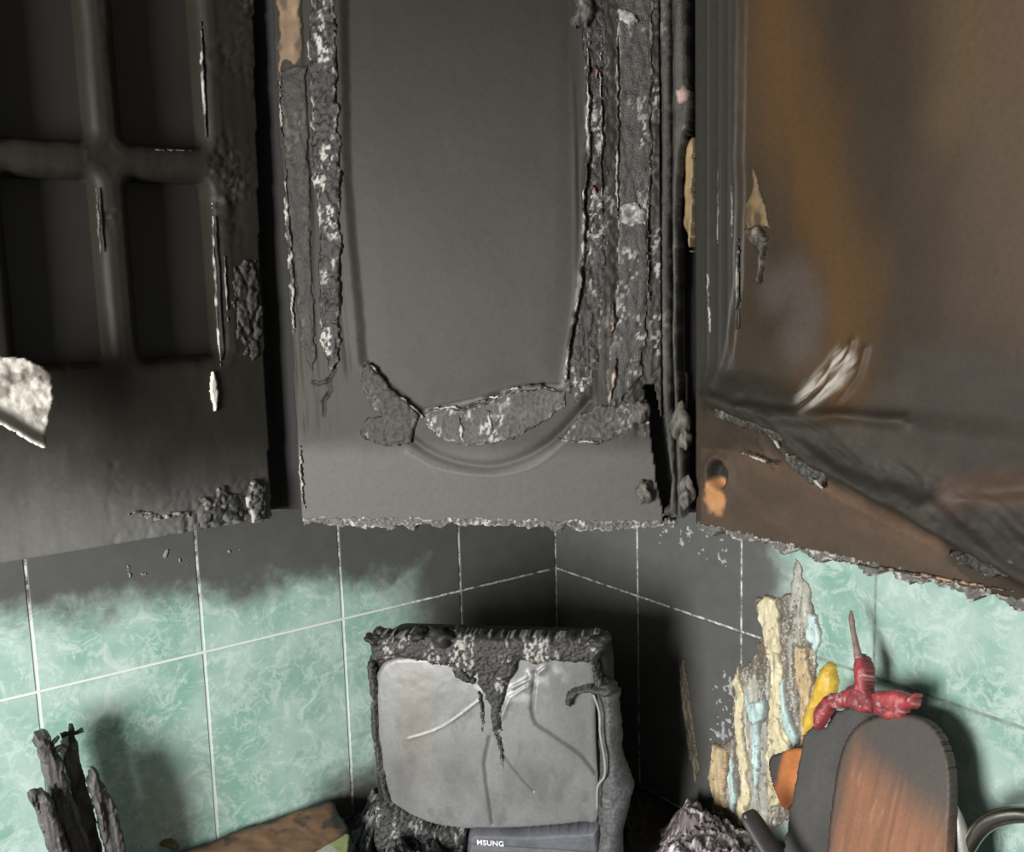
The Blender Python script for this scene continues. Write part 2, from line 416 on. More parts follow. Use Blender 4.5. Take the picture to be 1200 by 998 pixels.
# ================================================================== LEFT CABINET
cl = thing('wall_cabinet', (-.83, -.14, Z0+.235), 'soot-blackened wall cabinet with a gridded door at the left', 'cabinet')
box('body', (-1.05, -.263, Z0+.237), (-.625, -.002, Z0+.95), M_CARC, cl, .001)
def build_left_door():
    pl = P_LD; res = .0022
    us = np.arange(-.445, .020, res); vs_ = np.arange(0, .715, res)
    U, V = np.meshgrid(us, vs_, indexing='ij')
    H = np.zeros(U.shape); op = np.zeros(U.shape)
    # four openings in the moulded frame
    a = pl.px(104, 100)[0]; b_ = pl.px(139, 100)[0]; c = pl.px(241, 100)[0]
    zt = pl.px(190, 172)[1]; zb = pl.px(190, 206)[1]; z_lo = pl.px(190, 425)[1]
    wa = c-b_
    rects = [(b_, c, zt, .66), (a-wa, a, zt, .66), (b_, c, z_lo, zb), (a-wa, a, z_lo, zb)]
    dd = np.full(U.shape, -1.)
    for (x0, x1, y0, y1) in rects:
        r = .012; cx, cy = (x0+x1)/2, (y0+y1)/2
        qx = np.abs(U-cx)-(x1-x0)/2+r; qy = np.abs(V-cy)-(y1-y0)/2+r
        sd = np.hypot(np.maximum(qx, 0), np.maximum(qy, 0))+np.minimum(np.maximum(qx, qy), 0)-r
        dd = np.maximum(dd, -sd)
    op = dd
    wob = .0012*fbm(U/.02, V/.05, 3, 3)
    H = .003*sst(-.014, -.004, -np.abs(op+.004))*0 - .0030*sst(-.007, -.001, op+wob) - .014*sst(-.0015, .004, op+wob)
    H += .0006*np.exp(-((op+.012)/.0022)**2)                                  # faint bead round each opening
    H += .0006*fbm(U/.02, V/.06, 5, 4)
    # blistered, flaking patch on the closing stile and a ragged foot
    bl = sst(.0, .5, fbm(U/.03, V/.05, 12, 3)+.55*sst(-.08, -.02, U)*sst(.12, .3, V)-.35)
    h, ash, e = char_detail(U, V, 8, .011, .0012, 2.2)
    H += bl*h*1.2
    foot = sst(.055, .0, V+.02*fbm(U/.02, V/.02, 19, 3)) * sst(-.16, -.05, U)
    H += foot*(h*2.2+.002*fbm(U/.008, V/.014, 4, 3))
    C = rgba(U.shape, (.020, .0178, .0130), .58)
    C[..., :3] *= (1+.35*fbm(U/.05, V/.12, 2, 4))[..., None]
    # soft pale haze painted into the colour of the lower outer door
    haze_tone = sst(.15, -.01, V + .03*fbm(U/.07, V/.07, 41, 3) + .32*np.maximum(U+.22, 0))
    C[..., :3] = mixc(C[..., :3], (.200, .196, .188), haze_tone*.95); C[..., 3] = C[..., 3]+.15*haze_tone
    C[..., :3] = mixc(C[..., :3], (.34, .33, .30), np.clip((foot*.8+bl*.12)*ash, 0, 1))
    ed = pl.pts([(298, -200), (299, 0), (306, 300), (316, 500), (324, 760), (-900, 900), (-900, -200)])
    hole = (op > .004) | ~inside(ed, U+.0012*fbm(U/.01, V/.02, 90, 3), V.clip(.001, .7))
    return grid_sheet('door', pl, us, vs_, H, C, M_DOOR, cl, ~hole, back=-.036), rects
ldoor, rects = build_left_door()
for (x0, x1, y0, y1) in rects:
    p = P_LD.w(np.array([x0+.002, x1-.002]), np.array([y0+.002, y1-.002]), np.array([-.0345, -.0315]))
    box('pane', (p[0][0], min(p[0][1], p[1][1]), p[0][2]), (p[1][0], max(p[0][1], p[1][1]), p[1][2]), M_PANE, ldoor, 0)
# bare film edges with reflected light painted on as pale slivers, a pale hanging strip, a burst hinge
def sliver(name, pl, line, wpx, parent, seed, col=(.42, .41, .38), rough=.35, lift=.0022, mat=None, jag=.0007, **kw):
    l = np.array(line, float); T = np.gradient(l, axis=0); T /= np.linalg.norm(T, axis=1)[:, None]; Nn = np.stack([-T[:, 1], T[:, 0]], 1)
    wv = np.array(wpx, float)*np.ones(len(l)); ends = np.ones(len(l)); ends[0] = ends[-1] = .35
    a = l+Nn*(wv*ends/2)[:, None]; b = l-Nn*(wv*ends/2)[:, None]
    def bc(U, V, d, C):
        k = sst(-.25, .25, fbm(U/.004, V/.010, seed+2, 4)+.30*fbm(U/.03, V/.03, seed+4, 2))
        C[..., :3] = mixc(C[..., :3], (.035, .032, .028), 1-k); C[..., 3] = rough
        return C
    kw.setdefault('colfn', bc)
    return patch(name, pl, list(map(tuple, a))+list(map(tuple, b[::-1])), mat or M_CHAR, parent, res=.0009, lift=lift, rnd=.0025, jag=jag, jagf=.006, seed=seed, col=col, rough=rough, **kw)
sliver('bare_edge_glint', P_LD, [(236, 10), (238, 70), (241, 130), (243, 168)], 4, ldoor, 3, base=-.003)
sliver('bare_edge_glint', P_LD, [(160, 173), (200, 176), (236, 176)], 3, ldoor, 4, (.22, .21, .19), base=-.003)
sliver('bare_edge_glint', P_LD, [(248, 232), (251, 300), (255, 380), (259, 430)], 4, ldoor, 5)
sliver('bare_edge_glint', P_LD, [(263, 296), (265, 340), (267, 385)], 3, ldoor, 6, (.25, .24, .21))
sliver('bare_edge_glint', P_LD, [(112, 215), (116, 260), (118, 300)], 5, ldoor, 7, (.10, .098, .09))
sliver('peeled_strip', P_LD, [(249, 434), (250, 458), (252, 482)], 11, ldoor, 9, (.62, .60, .54), .6, .004, colfn=lambda U, V, d, C: C)['label'] = 'small pale strip of bare film'
patch('flaked_film', P_LD, [(288, 575), (298, 560), (309, 566), (311, 590), (309, 608), (296, 612), (289, 598)], M_CHAR, ldoor, lift=.008, rnd=.006, seed=22, char=.0025, cell=.007, col=(.07, .068, .062), ashk=1.6)
patch('flaked_film', P_LD, [(236, 588), (262, 570), (282, 585), (288, 612), (262, 618), (240, 612)], M_CHAR, ldoor, lift=.004, rnd=.006, seed=23, char=.0025, cell=.009, stretch=2, col=(.05, .049, .046), ashk=.6, jag=.005)
patch('flaked_film', P_LD, [(270, 312), (298, 300), (308, 340), (306, 410), (296, 430), (280, 400)], M_CHAR, ldoor, lift=.002, rnd=.006, seed=24, char=.0022, cell=.010, stretch=3, col=(.032, .031, .028), ashk=.15, jag=.004)
patch('flaked_film', P_LD, [(150, 598), (185, 600), (225, 598), (228, 604), (180, 610), (150, 604)], M_CHAR, ldoor, lift=.002, rnd=.004, seed=25, char=.0022, cell=.006, col=(.12, .118, .11), ashk=1.2, jag=.003)

# curled scorched sheet at the left edge
def build_shard():
    pl = Plane((-.81, -.345, Z0+.38), (1, 0, 0), (0, 0, 1))
    poly = [(-60, 400), (0, 416), (30, 418), (52, 428), (61, 440), (62, 462), (58, 490), (54, 527), (36, 519), (0, 498), (-60, 470)]
    def cf(U, V, d, C):
        q = pl.pts([(-60, 470), (0, 499), (36, 520), (54, 528)]); dl = dist(q, U, V)
        w = sst(-.15, .35, fbm(U/.010, V/.010, 6, 5)+.15)
        C[..., :3] = mixc(rgba(U.shape, (.66, .62, .56), 0)[..., :3], (.10, .07, .05), w*.75*sst(.012, .03, dl))
        top = sst(.034, .050, V-pl.px(0, 470)[1]+.006*fbm(U/.01, V/.01, 7, 3))
        C[..., :3] = mixc(C[..., :3], (.05, .04, .035), top*.9)
        C[..., :3] = mixc(C[..., :3], (.16, .15, .12), sst(.003, .006, dl)*sst(.014, .010, dl)*.9)
        C[..., 3] = .45
        return C
    def hf(U, V, d):
        q = pl.pts([(-60, 470), (0, 499), (36, 520), (54, 528)]); dl = dist(q, U, V)
        return .010*sst(.016, .0, dl) + .0018*fbm(U/.006, V/.006, 4, 4)*sst(.01, .02, dl)+.006*np.sin(U/.05)
    o = patch('melted_sheet', pl, poly, M_MELT, None, lift=.003, rnd=.003, jag=.0015, seed=60, colfn=cf, hfn=hf, back=-.006, res=.0013)
    props(o, 'white scorched curled sheet hanging in front of the gridded black door', 'melted sheet')
build_shard()

def wood_c(U, V, d, C):
    C[..., :3] *= (1+.35*fbm(U/.003, V/.05, 7, 3))[..., None]
    C[..., :3] = mixc(C[..., :3], (.035, .026, .018), .8*np.maximum(sst(.0, .5, fbm(U/.012, V/.02, 9, 4)), sst(.004, .0005, d)))
    return C
# ================================================================== CORNER CABINET
cc = thing('corner_wall_cabinet', (-.30, -.30, Z0+.235), 'charred diagonal corner wall cabinet with grey peeling door in the middle', 'cabinet')
prism('body', [(-.003, -.003), (-.615, -.003), (-.615, -.262), (-.585, -.277), (-.277, -.585), (-.262, -.615), (-.003, -.615)], Z0+.238, Z0+.95, M_CARC, cc)
PC = P_CD
def build_corner_door():
    pl = PC; res = .0016
    uL = pl.px(352, 605)[0]; uR = pl.px(776, 605)[0]
    us = np.arange(uL, uR+res, res); vs_ = np.arange(-.002, .715, res)
    U, V = np.meshgrid(us, vs_, indexing='ij')
    pan = pl.pts([(400, -200), (401, 0), (405, 200), (424, 425), (450, 452), (492, 484), (515, 480), (560, 470), (610, 456), (660, 455), (666, 420), (684, 300), (689, 150), (690, 0), (690, -200)])
    Uj = U+.0012*fbm(U/.012, V/.012, 3, 4); Vj = V+.0012*fbm(U/.012, V/.012, 7, 4)
    ins = inside(pan, Uj, Vj); d = dist(pan, Uj, Vj, True); sd = np.where(ins, d, -d)
    H = np.where(ins, -.0055, 0.0) + 0.0
    H = -.0040*sst(-.004, .006, sd+np.where(U < pl.px(440, 300)[0], .0, .0)) + .0010*sst(.003, .03, sd)
    # bevel of the old moulding down the left of the field
    ml = pl.pts([(385, -200), (388, 100), (394, 300), (412, 470)]); dl = dist(ml, U, V)
    H -= .0012*np.exp(-(dl/.0035)**2)*sst(.13, .16, V)
    # arched groove under the field
    ar = pl.pts([(468, 498), (486, 518), (512, 534), (545, 544), (580, 546), (615, 536), (645, 518), (668, 496), (690, 470)])
    da = dist(pl.pts(sm([(468, 498), (486, 518), (512, 534), (545, 544), (580, 546), (615, 536), (645, 518), (668, 496), (690, 470)])), U, V); H -= .0030*np.exp(-(da/.0042)**2)
    ar2 = pl.pts(sm([(478, 530), (510, 548), (552, 556), (590, 556), (628, 545), (662, 518)])); H += .0010*np.exp(-(dist(ar2, U, V)/.002)**2)
    H += .0003*fbm(U/.05, V/.07, 11, 3) + .00006*fbm(U/.006, V/.006, 12, 3)
    # stiles: shrunken vertical ribs of char
    stile = (sst(pl.px(378, 200)[0]+.003, pl.px(378, 200)[0]-.003, U)+sst(pl.px(672, 200)[0]-.004, pl.px(672, 200)[0]+.004, U))*sst(.075, .10, V)
    H += stile*(.0018*fbm(U/.006, V/.16, 21, 4))
    h, ash, e = char_detail(U, V, 33, .008, .0010, 2.5)
    rs = sst(pl.px(700, 300)[0], pl.px(722, 300)[0], U)*sst(.075, .10, V)
    H += rs*h*1.1
    for crack in ([(395, 432), (384, 445), (388, 458), (378, 470), (380, 486)], [(387, 446), (374, 450), (366, 447)]):
        H -= .0022*np.exp(-(dist(pl.pts(crack), Uj+.002*fbm(U/.005, V/.005, 5, 3), Vj)/.0009)**2)
    crk = np.exp(-(dist(pl.pts([(395, 432), (384, 445), (388, 458), (378, 470), (380, 486)]), Uj+.002*fbm(U/.005, V/.005, 5, 3), Vj)/.0012)**2)
    low = sst(.085, .06, V+.006*fbm(U/.05, V/.03, 31, 3))                      # lower rail, paler: low sheen put into the colour
    C = rgba(U.shape, (.047, .0425, .0375), .55)
    C[..., :3] *= (1+.14*fbm(U/.07, V/.09, 2, 4))[..., None]
    C[..., :3] = mixc(C[..., :3], (.018, .0138, .009), .97*sst(.16, .52, V+.03*fbm(U/.1, V/.1, 29, 3)))      # browner tar tone higher up, with the light's falloff painted in
    dark = np.clip(stile, 0, 1); C[..., :3] = mixc(C[..., :3], (.024, .021, .017), dark*.9)
    cp_ = pl.pts([(330, 380), (345, 470), (352, 532), (370, 522), (420, 514), (455, 526), (478, 520), (484, 500), (450, 470), (424, 430), (400, 380)])
    corner = inside(cp_, U+.004*fbm(U/.02, V/.02, 81, 4), V+.004*fbm(U/.02, V/.02, 82, 4))*sst(.0, .010, dist(cp_, U, V, True))
    C[..., :3] = mixc(C[..., :3], (.100, .092, .085), low*.9)
    C[..., :3] = mixc(C[..., :3], (.030, .027, .019), corner*.85)
    C[..., :3] = mixc(C[..., :3], (.008, .007, .006), crk*.9)
    rim = sst(.0035, .0, np.abs(sd-.001))*sst(.02, .3, fbm(U/.02, V/.02, 66, 3)+.25); rim = rim*np.maximum(sst(pl.px(440, 300)[0], pl.px(460, 300)[0], U), sst(.16, .14, V)); C[..., :3] = mixc(C[..., :3], (.32, .31, .29), rim*.55)
    C[..., :3] = mixc(C[..., :3], (.36, .35, .33), np.clip(rs*ash*.8, 0, 1))
    C[..., :3] = mixc(C[..., :3], (.15, .145, .14), .6*np.exp(-(dist(ar2, U, V)/.0035)**2))
    # torn corner: the free edge of the door has burnt back above the bottom hinge
    slot = pl.pts([(755, 452), (766, 450), (780, 520), (800, 560), (800, 598), (776, 592), (770, 560), (762, 500)])
    mask = ~inside(slot, Uj, Vj)
    le = pl.pts([(300, -260), (318, 0), (336, 300), (352, 605), (352, 640), (800, 640), (800, -260)])
    mask &= inside(le, U+.0015*fbm(U/.01, V/.03, 44, 3), V)
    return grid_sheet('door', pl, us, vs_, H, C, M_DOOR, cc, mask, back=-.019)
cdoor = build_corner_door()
us_all = PC.px(300, 300)[0]
def cpatch(name, poly, seed, **kw):
    k = dict(lift=.004, rnd=.004, jag=.002, char=.0015, cell=.006, col=(.024, .022, .019), rough=.38, base=-.001); k.update(kw)
    mat = k.pop('mat', M_CHAR)
    return patch(name, PC, poly, mat, cdoor, seed=seed, **k)
# curled film strips along the left stile
cpatch('peeled_film', [(366, -120), (392, -120), (394, 0), (396, 70), (398, 150), (402, 210), (399, 260), (402, 300), (400, 350), (402, 400), (396, 434), (384, 432), (376, 400), (372, 330), (374, 260), (366, 200), (364, 120), (362, 40)], 71, lift=.005, cell=.008, stretch=2.2, ashk=1.5, jag=.0030)
cpatch('peeled_film', [(326, 84), (344, 78), (360, 74), (362, 160), (364, 240), (366, 300), (372, 420), (366, 440), (352, 400), (345, 330), (338, 250), (332, 170)], 72, lift=.0028, cell=.014, stretch=3, ashk=.12, char=.0008, col=(.027, .024, .019), rough=.5)
cpatch('bare_wood', [(324, -120), (350, -120), (352, 0), (354, 30), (354, 70), (348, 78), (336, 70), (328, 96), (325, 60)], 73, lift=.002, char=0, colfn=wood_c, mat=M_WOOD, col=(.20, .130, .072), rough=.6, jag=.0025)['label'] = 'scorched tan bare wood'
for i, (ln, w) in enumerate([([(334, 190), (338, 260), (343, 330), (345, 388)], 6), ([(327, 95), (330, 130), (333, 180)], 4), ([(352, 520), (354, 560), (357, 600)], 4)]):
    sliver('bare_edge_glint', PC, ln, w, cdoor, 80+i, (.42, .40, .36), jag=.002, base=.001)  # white glints down the left edge, painted as slivers
# crusted band along the arched foot of the field
cpatch('charred_moulding', [(497, 484), (514, 478), (545, 479), (575, 468), (606, 455), (634, 452), (662, 458), (664, 476), (640, 492), (610, 510), (578, 520), (545, 524), (518, 514), (500, 500)], 74, lift=.0045, cell=.004, stretch=1.6, char=.0009, ashk=1.0, col=(.085, .078, .071), rough=.5, base=-.0015)
cpatch('charred_moulding', [(424, 428), (432, 424), (448, 440), (458, 456), (478, 468), (494, 484), (488, 500), (484, 520), (464, 524), (440, 520), (418, 508), (430, 490), (446, 486), (428, 462), (422, 445)], 75, lift=.0045, cell=.007, char=.0012, ashk=.5, col=(.050, .046, .037), rough=.5, base=-.0005)
cpatch('charred_moulding', [(660, 508), (676, 488), (700, 474), (730, 472), (758, 468), (764, 486), (744, 498), (716, 514), (684, 518), (656, 516)], 76, lift=.003, cell=.006, char=.0014, ashk=.5, col=(.065, .062, .056), rough=.55, jag=.003)
# pale torn lip following the top of the crusted band
sliver('torn_lip', PC, [(497, 482), (515, 477), (542, 478), (560, 470), (585, 463), (606, 454), (634, 451), (656, 457)], 4, cdoor, 84, (.45, .44, .42), lift=.003, jag=.0015)
sliver('torn_lip', PC, [(426, 424), (440, 432), (450, 446)], 4, cdoor, 85, (.45, .44, .42), lift=.003, jag=.0012)
sliver('torn_lip', PC, [(456, 458), (476, 470), (494, 486), (504, 498), (516, 512)], 4, cdoor, 86, (.30, .29, .27), lift=.003, jag=.0015)
sliver('torn_lip', PC, [(650, 512), (670, 518), (700, 518), (716, 512)], 4, cdoor, 87, (.40, .38, .37), lift=.002, jag=.0015)
for i, (ln, w) in enumerate([([(538, 486), (541, 500), (543, 518)], 6), ([(570, 478), (576, 492), (578, 510)], 6), ([(588, 488), (594, 500)], 4), ([(560, 500), (570, 499)], 3), ([(612, 470), (618, 484)], 4), ([(634, 466), (638, 478)], 4)]):
    sliver('torn_lip', PC, ln, w, cdoor, 170+i, (.48, .46, .43), lift=.005, jag=.0016)
# right stile: ribs of char with painted pale glints on their bare edges
cpatch('charred_rib', [(676, -120), (712, -120), (714, 40), (714, 200), (712, 330), (706, 400), (696, 452), (676, 474), (664, 466), (662, 440), (668, 404), (684, 340), (682, 300), (686, 240), (690, 160), (688, 100), (680, 30)], 77, lift=.006, cell=.007, stretch=3, ashk=.9, jag=.0022, base=-.005)
cpatch('charred_rib', [(722, -120), (764, -120), (766, 60), (764, 200), (760, 300), (758, 380), (752, 440), (730, 470), (712, 472), (708, 440), (716, 400), (724, 330), (722, 200), (724, 60)], 78, lift=.003, cell=.009, stretch=4, ashk=.8, jag=.002, char=.0006, col=(.036, .033, .028))
for i, (ln, w, c) in enumerate([
        ([(690, 40), (690, 120), (689, 180), (685, 230), (684, 290), (680, 340), (668, 400), (663, 450)], 5, (.50, .48, .44)),
        ([(704, 40), (705, 140), (705, 210), (706, 260)], 4, (.42, .40, .37)),
        ([(724, 20), (724, 120), (724, 200), (723, 260)], 5, (.46, .44, .41)),
        ([(762, 180), (759, 260), (760, 330), (764, 372)], 3, (.32, .31, .28)),
        ([(718, 355), (720, 372), (716, 392)], 9, (.55, .30, .20)),
        ([(722, 420), (720, 440), (714, 470)], 8, (.42, .30, .24)),
        ([(696, 76), (699, 84), (700, 94)], 7, (.40, .16, .15)),
        ([(694, 218), (698, 224), (702, 226)], 6, (.45, .16, .16))]):
    sliver('bare_edge_glint', PC, ln, w, cdoor, 90+i, c, lift=.0085 if i == 0 else .007, jag=.0014, base=-.001)
cpatch('ash_flakes', [(722, 12), (746, 14), (752, 26), (738, 30), (726, 24)], 110, lift=.007, char=.002, col=(.30, .29, .27), ashk=2)
cpatch('ash_flakes', [(726, 242), (744, 236), (758, 246), (756, 262), (740, 268), (728, 262)], 111, lift=.006, char=.002, col=(.22, .21, .20), ashk=2)
cpatch('hanging_flap', [(668, -60), (696, -60), (697, 20), (690, 34), (682, 30), (674, 34), (668, 26), (672, 12)], 112, lift=.013, rnd=.008, char=.0015, col=(.075, .072, .066), ashk=.5, jag=.002)
# crumbling bottom edge
def bottom_crust(pl, u0, u1, parent, seed, name='crumbled_edge', lo=-.008, hi=.002, v0=None, v1=None):
    us = np.linspace(u0, u1, 30)
    poly = [(u, hi+(0 if v0 is None else 0)) for u in us] + [(u, lo+.003*math.sin(u*220)+.002*math.sin(u*517+1)) for u in us[::-1]]
    return patch(name, pl, poly, M_CHAR, parent, res=.0011, lift=.003, rnd=.003, jag=.0024, jagf=.006, seed=seed, char=.0018, cell=.004, col=(.13, .125, .115), ashk=1.3, base=-.0015, back=-.019, px=False, rough=.55)
bottom_crust(PC, PC.px(354, 605)[0], PC.px(792, 605)[0], cdoor, 120)
# corroded hinge remains and blistered knobs at the split corner
def lump(name, p, r, mat, parent, seed, col=None, sq=(1, 1, 1), amp=.35, fr=1.6, n=14, **kw):
    V = []; m = n
    th = np.linspace(0, np.pi, m); ph = np.linspace(0, 2*np.pi, 2*m, endpoint=False)
    for a in th:
        x, y, z = np.sin(a)*np.cos(ph), np.sin(a)*np.sin(ph), np.cos(a)+0*ph
        k = r*(1+amp*fbm(x*fr+z*.9+seed, y*fr+z*1.3, seed, 4))
        V.append(np.stack([x*k*sq[0], y*k*sq[1], z*k*sq[2]], 1))
    V = np.concatenate(V)+np.array(p); F = []
    for i in range(m-1):
        for j in range(2*m): F.append([i*2*m+j, (i+1)*2*m+j, (i+1)*2*m+(j+1) % (2*m), i*2*m+(j+1) % (2*m)])
    c = None
    if col is not None:
        c = np.zeros((len(V), 4)); c[:] = col; q = (V-np.array(p))/r
        c[:, :3] *= (1+.7*fbm(q[:, 0]*3+q[:, 2]*2+seed, q[:, 1]*3-q[:, 2]*2, seed+4, 3))[:, None]; c = np.clip(c, 0, 1)
    return mesh(name, V, F, mat, parent, c, **kw)
for i, (x, y, r) in enumerate([(754, 575, .0085), (752, 482, .0075)]):
    u, v = PC.px(x, y); lump('hinge', PC.w(u, v, .004), r, M_CHAR, cc, 130+i, (.11, .10, .085, .35), (1, 1, 1.3), .6)
# split filler post between the two fronts
PF = Plane((-.300, -.600, Z0+.235), (.42, -.90, 0), (0, 0, 1))
def fpatch(name, poly, seed, parent=cc, **kw):
    k = dict(lift=.006, rnd=.006, jag=.0007, jagf=.03, char=.0004, cell=.02, stretch=5, col=(.046, .042, .036), rough=.5, base=.002, ashk=.2, back=-.012); k.update(kw)
    mat = k.pop('mat', M_CHAR)
    return patch(name, PF, poly, mat, parent, seed=seed, **k)
fpatch('filler_strip', [(772, -120), (788, -120), (789, 100), (788, 300), (788, 450), (794, 560), (796, 606), (772, 600), (786, 588), (789, 560), (776, 470), (770, 330), (775, 180)], 140)
fpatch('filler_strip', [(790, -120), (808, -120), (809, 90), (814, 120), (811, 150), (803, 180), (800, 230), (798, 300), (797, 400), (800, 480), (806, 540), (804, 606), (796, 606), (794, 520), (790, 400), (790, 200)], 141, lift=.009)
fpatch('bare_wood', [(793, 102), (800, 104), (806, 96), (814, 108), (812, 122), (802, 128), (794, 124)], 142, lift=.011, col=(.34, .24, .20), char=0, colfn=wood_c, mat=M_WOOD)['label'] = 'pinkish bare wood'
for i, (x, y, r) in enumerate([(800, 494, .009), (808, 576, .008), (806, 512, .006)]):
    u, v = PF.px(x, y); lump('hinge', PF.w(u, v, .010), r, M_CHAR, cc, 150+i, (.10, .095, .08, .35), (1, 1, 1.7), .6)

# ================================================================== RIGHT CABINET
cr = thing('wall_cabinet', (-.14, -.86, Z0+.235), 'brown heat-stained wall cabinet with sagging door film at the right', 'cabinet')
box('body', (-.279, -1.12, Z0+.237), (-.002, -.622, Z0+.95), M_CARC, cr, .001)
PR = P_RD
def build_right_door():
    pl = PR; res = .0018
    u0 = pl.px(815, 300)[0]
    us = np.arange(u0, .50, res); vs_ = np.arange(0, .715, res)
    U, V = np.meshgrid(us, vs_, indexing='ij')
    Uj = U+.002*fbm(U/.02, V/.03, 3, 4); Vj = V+.002*fbm(U/.02, V/.03, 7, 4)
    H = .0007*fbm(U/.07, V/.14, 9, 3)
    # stile and recessed field
    fe = pl.pts([(862, -220), (864, 0), (862, 200), (860, 330), (846, 440)])
    ue = np.interp(V, fe[::-1, 1][::1] if fe[0, 1] < fe[-1, 1] else fe[::-1, 1], fe[::-1, 0])
    fld = sst(-.002, .006, Uj-ue)*sst(.128, .150, V + .02*sst(.05, .25, U) )
    H -= .006*fld
    for x in (829, 842, 853):
        H += .0012*np.exp(-((U-pl.px(x, 200)[0])/.0011)**2)*sst(.10, .16, V)
    # sagged film: a heavy fold sweeping down to the right, with folds above it
    def ridge(line, w1, w2, amp):
        q = pl.pts(line); d = dist(q, Uj, Vj); vy = np.interp(U, q[:, 0], q[:, 1])
        up = V > vy; ins = sst(q[0, 0]-.02, q[0, 0]+.01, U)*sst(q[-1, 0]+.02, q[-1, 0]-.01, U)
        return amp*np.where(up, np.exp(-(d/w1)**2), np.exp(-(d/w2)**2))*ins
    H += ridge([(832, 466), (880, 486), (920, 500), (960, 540), (1010, 566), (1060, 590), (1110, 620), (1160, 650), (1240, 690)], .020, .007, .012)
    H += ridge([(842, 462), (900, 484), (960, 490), (1010, 486), (1060, 492)], .004, .006, .007)
    H += ridge([(880, 474), (940, 482), (1000, 484)], .003, .003, .004)
    H -= ridge([(950, 512), (985, 540), (1030, 556), (1080, 574), (1140, 585)], .010, .006, .007)
    H += ridge([(1090, 582), (1140, 576), (1200, 570), (1260, 566)], .010, .006, .007)
    for x, yb, tl in [(985, 430, 30), (965, 455, 40), (1000, 440, 30)]:
        q = pl.pts([(x-18, yb+26), (x, yb), (x+10, yb-tl)]); H += .0028*np.exp(-(dist(q, Uj, Vj)/.0030)**2)
    for x in (898, 918, 930, 940):
        q = pl.pts([(x-8, 518), (x, 530), (x+10, 546)]); H += .002*np.exp(-(dist(q, Uj, Vj)/.0025)**2)
    bz = pl.pts([(840, 462), (930, 500), (1000, 545), (1090, 590), (1200, 640), (1260, 670)]); kz = sst(.034, .010, dist(bz, U, V))
    H += kz*(.0022*(1-np.abs(fbm((U*.5+V*.87)/.010, (U*.87-V*.5)/.05, 95, 4))*2.2)+.0008*fbm(U/.006, V/.006, 96, 3))
    # burst hinge hole
    hp = pl.px(842, 556); hd = np.hypot(U-hp[0], (V-hp[1])*.9)+.002*fbm(U/.006, V/.006, 31, 3)
    H -= .010*sst(.0125, .008, hd); H += .003*np.exp(-((hd-.015)/.004)**2)
    C = rgba(U.shape, (.034, .024, .0150), .5)
    n = fbm(U/.09, V/.22, 5, 4)
    C[..., :3] *= (1+.18*n+.10*fbm(U/.012, V/.02, 6, 4))[..., None]
    # varnish showing through the smoke in long amber runs
    am = pl.pts([(905, -200), (906, 0), (918, 110), (940, 220), (985, 340), (985, 440)]); da = dist(am, U+.022*fbm(U/.05, V/.12, 15, 4), V)
    C[..., :3] = mixc(C[..., :3], (.085, .042, .012), .9*sst(.056, .0, da)*(.7+.3*fbm(U/.02, V/.1, 16, 3)))
    am2 = pl.pts([(1195, -200), (1200, 0), (1215, 160), (1240, 300)]); C[..., :3] = mixc(C[..., :3], (.085, .055, .037), .85*sst(.11, .0, dist(am2, U+.02*fbm(U/.05, V/.12, 17, 3), V)))
    am3 = pl.pts([(1130, -100), (1125, 60), (1110, 140)]); C[..., :3] = mixc(C[..., :3], (.085, .058, .022), .5*sst(.035, .0, dist(am3, U, V)))
    stl = sst(.004, -.004, Uj-ue)*sst(.10, .14, V); C[..., :3] = mixc(C[..., :3], (.026, .026, .022), stl*.95)
    C[..., :3] = mixc(C[..., :3], (.072, .062, .055), .6*sst(.030, .0, dist(pl.pts([(905, 340), (925, 330), (940, 360), (930, 400)]), U, V)-.004))
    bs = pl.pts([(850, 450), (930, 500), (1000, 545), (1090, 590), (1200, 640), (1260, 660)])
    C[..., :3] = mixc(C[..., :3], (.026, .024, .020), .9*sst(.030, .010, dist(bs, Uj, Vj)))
    fz = inside(pl.pts([(960, 500), (1060, 380), (1260, 400), (1260, 540), (1100, 570), (1020, 545)]), U, V)*1.
    C[..., :3] = mixc(C[..., :3], (.040, .036, .030), .55*fz*sst(.0, .03, dist(pl.pts([(960, 500), (1060, 380), (1260, 400)]), U, V)))
    br = pl.pts([(870, 530), (940, 560), (980, 590), (1040, 620), (1090, 645)])
    C[..., :3] = mixc(C[..., :3], (.120, .072, .044), .75*sst(.020, .004, dist(br, Uj, Vj)-.003*fbm(U/.02, V/.02, 55, 3))*sst(.05, .02, V-pl.px(1000, 600)[1]))
    lo_ = sst(.060, .035, V+.3*0); lowz = inside(pl.pts([(822, 525), (900, 530), (980, 585), (1090, 640), (1150, 690), (1200, 720), (822, 650)]), U, V)*1.
    C[..., :3] = mixc(C[..., :3], (.066, .044, .030), .75*lowz)
    C[..., :3] *= (1+.30*fbm(U/.03, V/.02, 131, 5)*sst(.22, .12, V))[..., None]
    C[..., :3] = mixc(C[..., :3], (.016, .014, .012), sst(.015, .011, hd))
    C[..., :3] = mixc(C[..., :3], (.40, .20, .09), sst(.016, .010, np.hypot(U-pl.px(838, 582)[0], (V-pl.px(838, 582)[1])*.8)+.003*fbm(U/.006, V/.006, 77, 3)))
    C[..., :3] = mixc(C[..., :3], (.085, .055, .042), .7*sst(.02, .005, dist(pl.pts([(1120, 580), (1160, 572), (1240, 566)]), U, V)))
